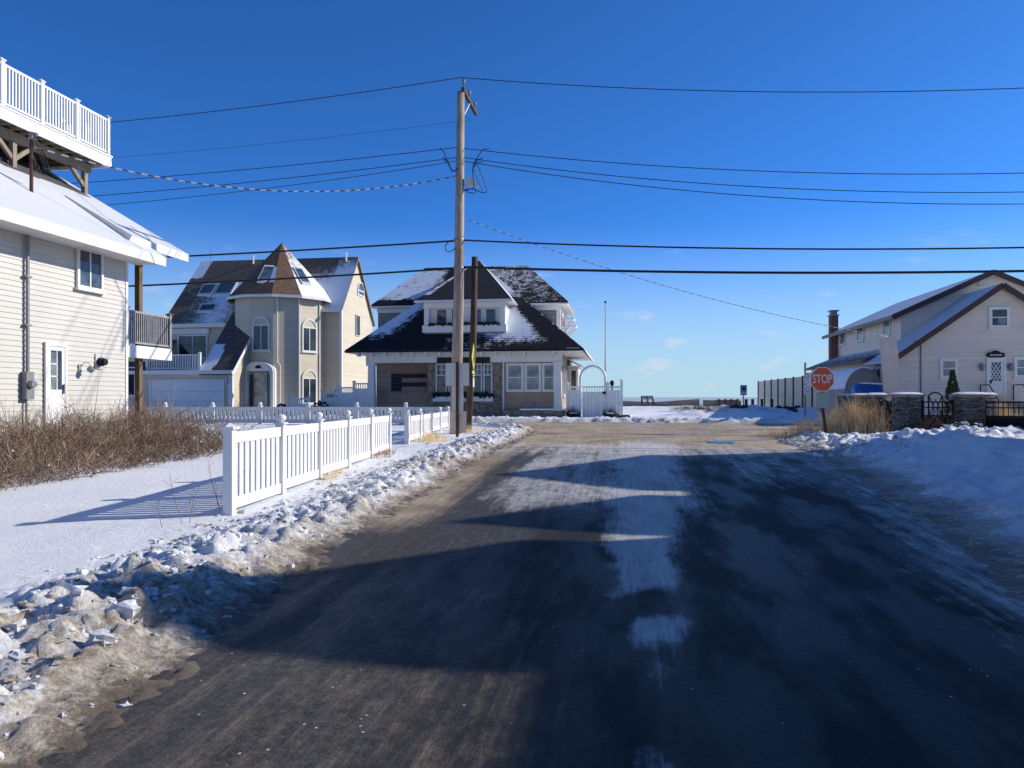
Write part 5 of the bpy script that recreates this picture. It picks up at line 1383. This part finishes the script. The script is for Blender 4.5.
# canopy, tarp covered boat, patio chairs
def canopy():
    Y0 = 36.; x0, x1 = PY(846, 0, Y0)[0], PY(882, 0, Y0)[0]; zc = 1.7; zt = PY(0, 369, Y0)[2]; xc = (x0+x1)/2; w = (x1-x0)/2
    M = fr(xc, Y0, 0, -A)
    h = thing('canopy_shelter', 'arched grey canopy shelter with snow on its curved roof', 'shelter', fr(xc, Y0, .5, -A))
    n = 14; arc = [(-w*math.cos(math.pi*k/n), zc+(zt-zc)*math.sin(math.pi*k/n)) for k in range(n+1)]
    b = MB(M)
    for (a, c) in zip(arc, arc[1:]):
        o = 1.03; b.prism([a, c, (c[0]*o, c[1]+.05), (a[0]*o, a[1]+.05)], 0, 5)
    b.box(-w-.04, -w, 0, 5, .4, zc+.02); b.box(w, w+.04, 0, 5, .4, zc+.02); b.build('cover', m_fab, h)
    b = MB(M); b.prism([(x*.99, z-.01) for x, z in arc]+[(w*.99, .4), (-w*.99, .4)], .06, .12); b.build('end_wall', m_fab, h)
    b = MB(M)
    for (a, c) in zip(arc[1:8], arc[2:9]): b.prism([(a[0]*1.035, a[1]+.055), (c[0]*1.035, c[1]+.055), (c[0]*1.05, c[1]+.11), (a[0]*1.05, a[1]+.11)], .02, 4.98)
    b.build('snow_cover', m_snow, h)
    b = MB(M)
    for x in (-w, w): b.box(x-.05, x+.05, -.06, -.003, .4, zc)
    b.build('leg', m_black, h)
    # covered boat
    a = PY(850, 0, 33.5)[0]; c = PY(884, 0, 33.5)[0]; M2 = fr((a+c)/2, 33.6, 0, -A*.5); L = c-a; z0, z1 = .9, PY(0, 383.5, 33.5)[2]
    bt = thing('covered_boat', 'white boat under a blue tarp topped with snow', 'boat', fr((a+c)/2, 33.6, .5, -A*.5))
    b = MB(M2); N_ = 14
    def ring(t):
        x = -L/2+L*t; w_ = .75*smooth(-.02,.3,t)*smooth(1.1,.8,t); zt_ = z0+(z1-z0)*smooth(0,.22,t)*(1 if t < .8 else 1-.6*(t-.8)/.2)
        return [(x, -w_, z0+.05), (x, -w_*.8, zt_-.12), (x, 0, zt_), (x, w_*.8, zt_-.12), (x, w_, z0+.05)]
    rs = [[b.p(q, 0) for q in ring(k/N_)] for k in range(N_+1)]
    for r0_, r1_ in zip(rs, rs[1:]):
        for i in range(4): b.f.append([r0_[i], r0_[i+1], r1_[i+1], r1_[i]])
    b.build('tarp', m_tarp, bt, smooth=True)
    b = MB(M2); rs = []
    for k in range(N_+1):
        x = -L/2+L*k/N_; w_ = .72*smooth(-.02,.3,k/N_)*smooth(1.1,.8,k/N_); rs.append([b.p(q) for q in ((x,-w_,z0+.1),(x,-w_*.6,z0-.35),(x,w_*.6,z0-.35),(x,w_,z0+.1))])
    for r0_, r1_ in zip(rs, rs[1:]):
        for i in range(3): b.f.append([r0_[i], r0_[i+1], r1_[i+1], r1_[i]])
    b.build('hull', m_white, bt, smooth=True)
    b = MB(M2)
    for x in (-L*.25, L*.25): b.box(x-.06, x+.06, -.5, .5, .4, z0-.3)
    b.build('cradle', m_polek, bt)
    b = MB(M2); b.grid((-L*.1,-.45,z1-.05),(L*.45,-.45,z1-.08),(L*.45,.45,z1-.08),(-L*.1,.45,z1-.05), 12, 6, None, .05)
    for v in b.v: v.z += .09+.04*N(v.x*2, v.y*2)
    b.build('snow_cover', m_snow, bt, smooth=True)
canopy()
def chair(px, py0, py1, Y, label, hwpx):
    a = PY(px, py0+1, Y); zt = a[2]; hw = hwpx*Y/740; M = fr(a[0], Y, 0, -A)
    h = thing('patio_chair', label, 'chair', fr(a[0], Y, g(Y), -A), 'black metal patio chairs')
    zs = .85; b = MB(M)
    b.tube([(-hw,0,zs),(-hw,.05,zt-.12),(-hw*.5,.06,zt-.02),(0,.06,zt),(hw*.5,.06,zt-.02),(hw,.05,zt-.12),(hw,0,zs)], .03, 6)
    b.tube([(-hw,0,zs+.1),(0,.05,zt-.25),(hw,0,zs+.1)], .02, 5); b.tube([(-hw*.9,.05,zt-.13),(0,.03,zs+.25),(hw*.9,.05,zt-.13)], .02, 5); b.build('backrest', m_black, h)
    b = MB(M); b.box(-hw, hw, -.5, 0, zs-.05, zs); b.build('seat', m_black, h)
    for x in (-hw+.03, hw-.03):
        for y in (-.47, -.03): b = MB(M); b.box(x-.02, x+.02, y-.02, y+.02, g(Y)-.05, zs-.05); b.build('leg', m_black, h)
chair(936, 391.5, 402, 26.5, 'black metal patio chair with crossed back, left of the cone evergreen', 6.5)
chair(916, 391.3, 402, 27.5, 'black metal patio chair partly hidden by a snowy pillar cap', 7)
# ------------------------------------------------------------------ plants
def conifer():
    Y = 28.; t = PY(952.5, 372, Y); z0 = .55; h = thing('cone_evergreen', 'small cone shaped evergreen with specks of snow before the beige wall', 'shrub', fr(t[0], Y, z0))
    b = MB(); s = MB(); H = t[2]-z0
    for k in range(1500):
        v = random.random()**.8; rad = (.52*(1-v)+.03)*(1-.35*max(0,.15-v)/.15); a = random.random()*6.283; rr = rad*math.sqrt(random.random()*.6+.4)
        x, y, z = t[0]+rr*math.cos(a), Y+rr*math.sin(a), z0+H*v
        d = Vector((math.cos(a)*.5, math.sin(a)*.5, .9)).normalized()*random.uniform(.06,.12); w = Vector((-math.sin(a), math.cos(a), 0))*.03
        p = Vector((x,y,z)); (s if random.random() < .03 else b).face([tuple(p-w), tuple(p+w), tuple(p+d)])
        (b).face([tuple(p), tuple(p+d*.6+w*1.4), tuple(p+d+Vector((0,0,.02)))])
    b.build('foliage', m_ever, h); s.build('snow_specks', m_snow, h)
    b = MB(); b.tube([(t[0],Y,z0-.2),(t[0],Y,t[2]-.15)], [.05,.015], 6); b.build('trunk', m_polek, h)
conifer()
def grass(label, X, Y, rx, ry, hgt, n, zf, mat=m_straw, r=.005, lean=.35, cat='grass', name='dry_grass'):
    b = MB()
    for k in range(n):
        a = random.random()*6.283; q = random.random()**.75*1.25; x, y = X+rx*q*math.cos(a), Y+ry*q*math.sin(a)
        if N(x*3.1, y*3.1) < -.12: continue
        z = zf(x, y)-.03; L = hgt*random.uniform(.3, 1.1)*(1.05-.35*q)*(1+.5*N(x*2.2+9, y*2.2)); th = random.random()*6.283; ln = random.gauss(0, lean)*L
        dx, dy = math.cos(th)*ln, math.sin(th)*ln
        rr = r*random.uniform(.6,1.3)
        b.tube([(x,y,z),(x+dx*.3,y+dy*.3,z+L*.55),(x+dx,y+dy,z+L*random.uniform(.75,1))], [rr,rr*.8,rr*.25], 3, False)
    return tag(b.build(name, mat), label, cat)
zr_ = lambda X, Y: HR(X, Y)[0] if Y < 25.6 else g(Y)
grass('big clump of tall tan dry grass right of the stop sign post', 11.05, 23.9, .95, .55, 1.5, 1500, zr_, r=.009, lean=.3)
grass('low tan grass at the foot of the stop sign', 9.55, 24.0, .6, .4, .8, 330, zr_, r=.008)
grass('pale brown grass between the stop sign and the plowed heap', 8.95, 24.3, .8, .4, .5, 300, zr_, m_straw, .008, .5)
grass('dense red brown bare shrub in front of the stone pillar', 12.45, 21.6, .62, .35, .95, 240, zr_, m_redtw, .008, .5, 'shrub', 'bare_shrub')
q = PY(1003, 0, 26); grass('tuft of straw coloured grass below the white door steps', q[0], 26, .55, .4, 1.25, 420, lambda x, y: .55, r=.009, lean=.25)
grass('tan grass at the foot of the short picket fence', -2.45, 21.9, .45, .8, .42, 420, zl, r=.006, lean=.6)
grass('sparse tan grass around the base of the tall pole', -1.35, 25.6, .8, .6, .4, 260, zl, r=.006, lean=.6)
grass('rusty tuft of grass under the far end of the near picket fence', -3.05, 17.6, .22, .8, .26, 200, zl, plain('rust grass', (.33,.18,.09), .9, .4, 4, 0), .006, .9)
grass('thin grass against the near picket fence middle', -3.3, 13.6, .12, .9, .3, 120, zl, r=.005, lean=.7)
grass('dune grass on the snowy rise before the sea wall', PY(700, 0, 47)[0], 47, 1.6, .8, .5, 900, lambda x, y: HB(x, y)[0], plain('dune grass', (.28,.24,.14), .9, .4, 4, 0), .01, .5)
grass('bare brown stems in front of the turret house entrance', -14.6, 40.0, 1.2, .5, 1.3, 260, lambda x, y: .5, m_twig, .009, .35, 'shrub', 'bare_shrub')
def shrub(label, X, Y, rx, ry, h, z, n=260, snow=.35):
    t = thing('snowy_shrub', label, 'shrub', fr(X, Y, z)); b = MB(); s = MB()
    for k in range(n):
        a = random.random()*6.283; e = random.random(); q = math.sqrt(random.random()); x, y = X+rx*q*math.cos(a), Y+ry*q*math.sin(a); zz = z+h*e*math.sqrt(max(0,1-q*q*.8))
        (s if (random.random() < snow and e > .5) else b).ball((x, y, zz), random.uniform(.04,.1), 5, 4, .6, (1,1,.7))
    b.build('foliage', m_dkgreen, t); s.build('snow_cover', m_snow, t)
shrub('low dark shrub speckled with snow at the pillar foot', 13.0, 21.35, .7, .35, .35, zr_(13, 21.35)-.05)
shrub('dark snowy shrub left of the small sunlit gate panel', PY(282,0,40)[0], 40.2, .5, .5, .8, .5)
shrub('dark snowy shrub right of the small sunlit gate panel', PY(318,0,40)[0], 40.4, .6, .5, .95, .5)
shrub('dark snowy shrub above the stepped vinyl fence', PY(334,0,43)[0], 43, .6, .5, 1.6, .5)
shrub('dark snowy shrub by the cottage corner behind the vinyl fence', PY(362,0,42.5)[0], 42.3, .7, .5, 1.7, .5)
# bare brush along the left house
def brush():
    b, b2, b3 = MB(), MB(), MB()
    for k in range(5600):
        s = random.uniform(8.6, 20.2); r = -9.8-4.4*random.random()**.9; r -= .5*N(s*.6, 1)
        if N(s*1.0, r*1.2, 4.) < -.22 and random.random() < .8: continue
        if s > 18.3 and r > -10.6: continue
        x, y = CA*r+SA*s, -SA*r+CA*s
        z = HL(x, y, False)[0]-.03
        back = smooth(-9.6, -12.5, r)
        H = (.3+.85*back)*(1+.45*N(s*.9, r*.9))
        if random.random() < .035: H *= 1.55
        L = H*random.uniform(.6,1.15); th = random.random()*6.283; ln = abs(random.gauss(.3,.55))*(.5+L*.6)
        cx, cy = math.cos(th), math.sin(th); rr = random.choice((.004,.005,.006,.008,.012))
        P = [(x,y,z)]; w = random.uniform(-.1,.1)
        for j in (1,2,3,4):
            f = j/4; P.append((x+cx*ln*f**1.6-cy*w*math.sin(f*5), y+cy*ln*f**1.6+cx*w*math.sin(f*5), z+L*(f-.28*f*f*(ln/(L+.2)))))
        bb = random.choice((b, b, b, b2, b3)); bb.tube(P, [rr,rr*.9,rr*.75,rr*.55,rr*.3], 3, False)
        for j in range(random.choice((1,2,3))):
            i = random.choice((1,2,3)); p = Vector(P[i]); d = Vector((random.gauss(0,1), random.gauss(0,1), random.uniform(.2,1.2))).normalized()*random.uniform(.12,.38)
            bb.tube([tuple(p), tuple(p+d*.5+Vector((0,0,.02))), tuple(p+d)], [rr*.6,rr*.45,rr*.2], 3, False)
    tag(b2.build('brush', m_twigl), 'paler bleached stems standing in the bare brown brush', 'brush', kind='stuff'); tag(b3.build('brush', m_twigd), 'darkest stems inside the bare brown brush', 'brush', kind='stuff')
    o = b.build('brush', m_twig); tag(o, 'tangle of bare brown brush in front of the white clapboard house', 'brush', kind='stuff')
    s = MB()
    for k in range(110):
        ss = random.uniform(9, 20); r = random.uniform(-13.8,-10); x, y = CA*r+SA*ss, -SA*r+CA*ss
        s.ball((x, y, HL(x, y, False)[0]+random.uniform(.1,.55)*smooth(-9.6,-12,r)+.04), random.uniform(.015,.035), 5, 4, .5)
    tag(s.build('brush_snow', m_snow), 'bits of snow caught in the bare brown brush', 'snow', kind='stuff')
brush()
# thin weeds by the first fence post
b = MB()
for k in range(11):
    y = random.uniform(8.9, 11.5); x = -3.78+(y-9.9)*.07-random.uniform(.12,.6); z = zl(x, y); a = random.random()*6.28; L = random.uniform(.2,.75)
    p = Vector((x,y,z)); d = Vector((math.cos(a)*.3, math.sin(a)*.3, 1)).normalized()*L
    b.tube([tuple(p), tuple(p+d*.6), tuple(p+d+Vector((.05,0,-.03)))], [.005,.004,.002], 3, False)
    for j in range(3):
        q = p+d*random.uniform(.4,.9); b.tube([tuple(q), tuple(q+Vector((random.gauss(0,.08), random.gauss(0,.08), .07)))], [.003,.0015], 3, False)
tag(b.build('dry_weeds', m_twig), 'thin dead weeds behind the end post of the near picket fence', 'weeds')

# ------------------------------------------------------------------ light, sky, camera
AZ, EL = math.atan2(.963, .27), R(26.6)
S = Vector((math.cos(EL)*.963, math.cos(EL)*.27, math.sin(EL))).normalized()
L = bpy.data.lights.new('sun', 'SUN'); L.energy = 5.0; L.angle = R(.53); L.color = (1., .93, .82)
lo = bpy.data.objects.new('sun', L); COL.objects.link(lo); lo.rotation_euler = S.to_track_quat('Z', 'Y').to_euler(); lo.location = S*60
w = bpy.data.worlds.new('World'); sc.world = w; w.use_nodes = True; nt = w.node_tree; bg = nt.nodes['Background']
sky = nt.nodes.new('ShaderNodeTexSky'); sky.sky_type = 'NISHITA'; sky.sun_disc = False; sky.sun_elevation = EL; sky.sun_rotation = AZ
sky.air_density = .6; sky.dust_density = .5; sky.ozone_density = 8; sky.altitude = 1000
gm = nt.nodes.new('ShaderNodeMix'); gm.data_type = 'RGBA'; gm.blend_type = 'MULTIPLY'; gm.inputs[0].default_value = 1; gm.inputs[7].default_value = (.54, 1.10, 1.42, 1)
nt.links.new(sky.outputs[0], gm.inputs[6])
# small fair weather clouds low over the sea
tc = nt.nodes.new('ShaderNodeTexCoord'); sx = nt.nodes.new('ShaderNodeSeparateXYZ'); nt.links.new(tc.outputs['Generated'], sx.inputs[0])
mp = nt.nodes.new('ShaderNodeMapping'); mp.inputs['Scale'].default_value = (1, 1, 3.2); nt.links.new(tc.outputs['Generated'], mp.inputs[0])
nz = nt.nodes.new('ShaderNodeTexNoise'); nz.inputs['Scale'].default_value = 13; nz.inputs['Detail'].default_value = 7; nz.inputs['Roughness'].default_value = .55; nt.links.new(mp.outputs[0], nz.inputs['Vector'])
def mr(v, a, b, c, d):
    n = nt.nodes.new('ShaderNodeMapRange'); n.interpolation_type = 'SMOOTHSTEP'; nt.links.new(v, n.inputs[0])
    for k, x in zip((1,2,3,4), (a,b,c,d)): n.inputs[k].default_value = x
    return n.outputs[0]
def mm(op, a, b):
    n = nt.nodes.new('ShaderNodeMath'); n.operation = op; nt.links.new(a, n.inputs[0])
    if isinstance(b, float): n.inputs[1].default_value = b
    else: nt.links.new(b, n.inputs[1])
    return n.outputs[0]
band = mm('MULTIPLY', mr(sx.outputs[2], .0, .02, .6, 1), mr(sx.outputs[2], .08, .22, 1, 0))
cm = mm('MULTIPLY', mr(nz.outputs[0], .58, .74, 0, .6), band)
hz = nt.nodes.new('ShaderNodeMix'); hz.data_type = 'RGBA'; nt.links.new(gm.outputs[2], hz.inputs[6]); hz.inputs[7].default_value = (3.4, 4.95, 5.75, 1)
nt.links.new(mr(sx.outputs[2], 0., .24, .97, 0.), hz.inputs[0])
mx = nt.nodes.new('ShaderNodeMix'); mx.data_type = 'RGBA'; nt.links.new(cm, mx.inputs[0]); nt.links.new(hz.outputs[2], mx.inputs[6]); mx.inputs[7].default_value = (5.0, 5.4, 6.0, 1)
nt.links.new(mx.outputs[2], bg.inputs[0]); bg.inputs[1].default_value = .127
cam = bpy.data.cameras.new('camera'); co = bpy.data.objects.new('camera', cam); COL.objects.link(co)
cam.sensor_fit = 'HORIZONTAL'; cam.sensor_width = 36; cam.lens = 36*F_PX/1024; cam.shift_y = (HY-384)/1024
cam.clip_end = 20000; cam.clip_start = .05
co.location = (0, 0, EYE); co.rotation_euler = (math.pi/2, 0, 0); sc.camera = co
vs = sc.view_settings; vs.view_transform = 'Standard'; vs.look = 'None'; vs.exposure = .13; vs.gamma = 1; vs.use_curve_mapping = False
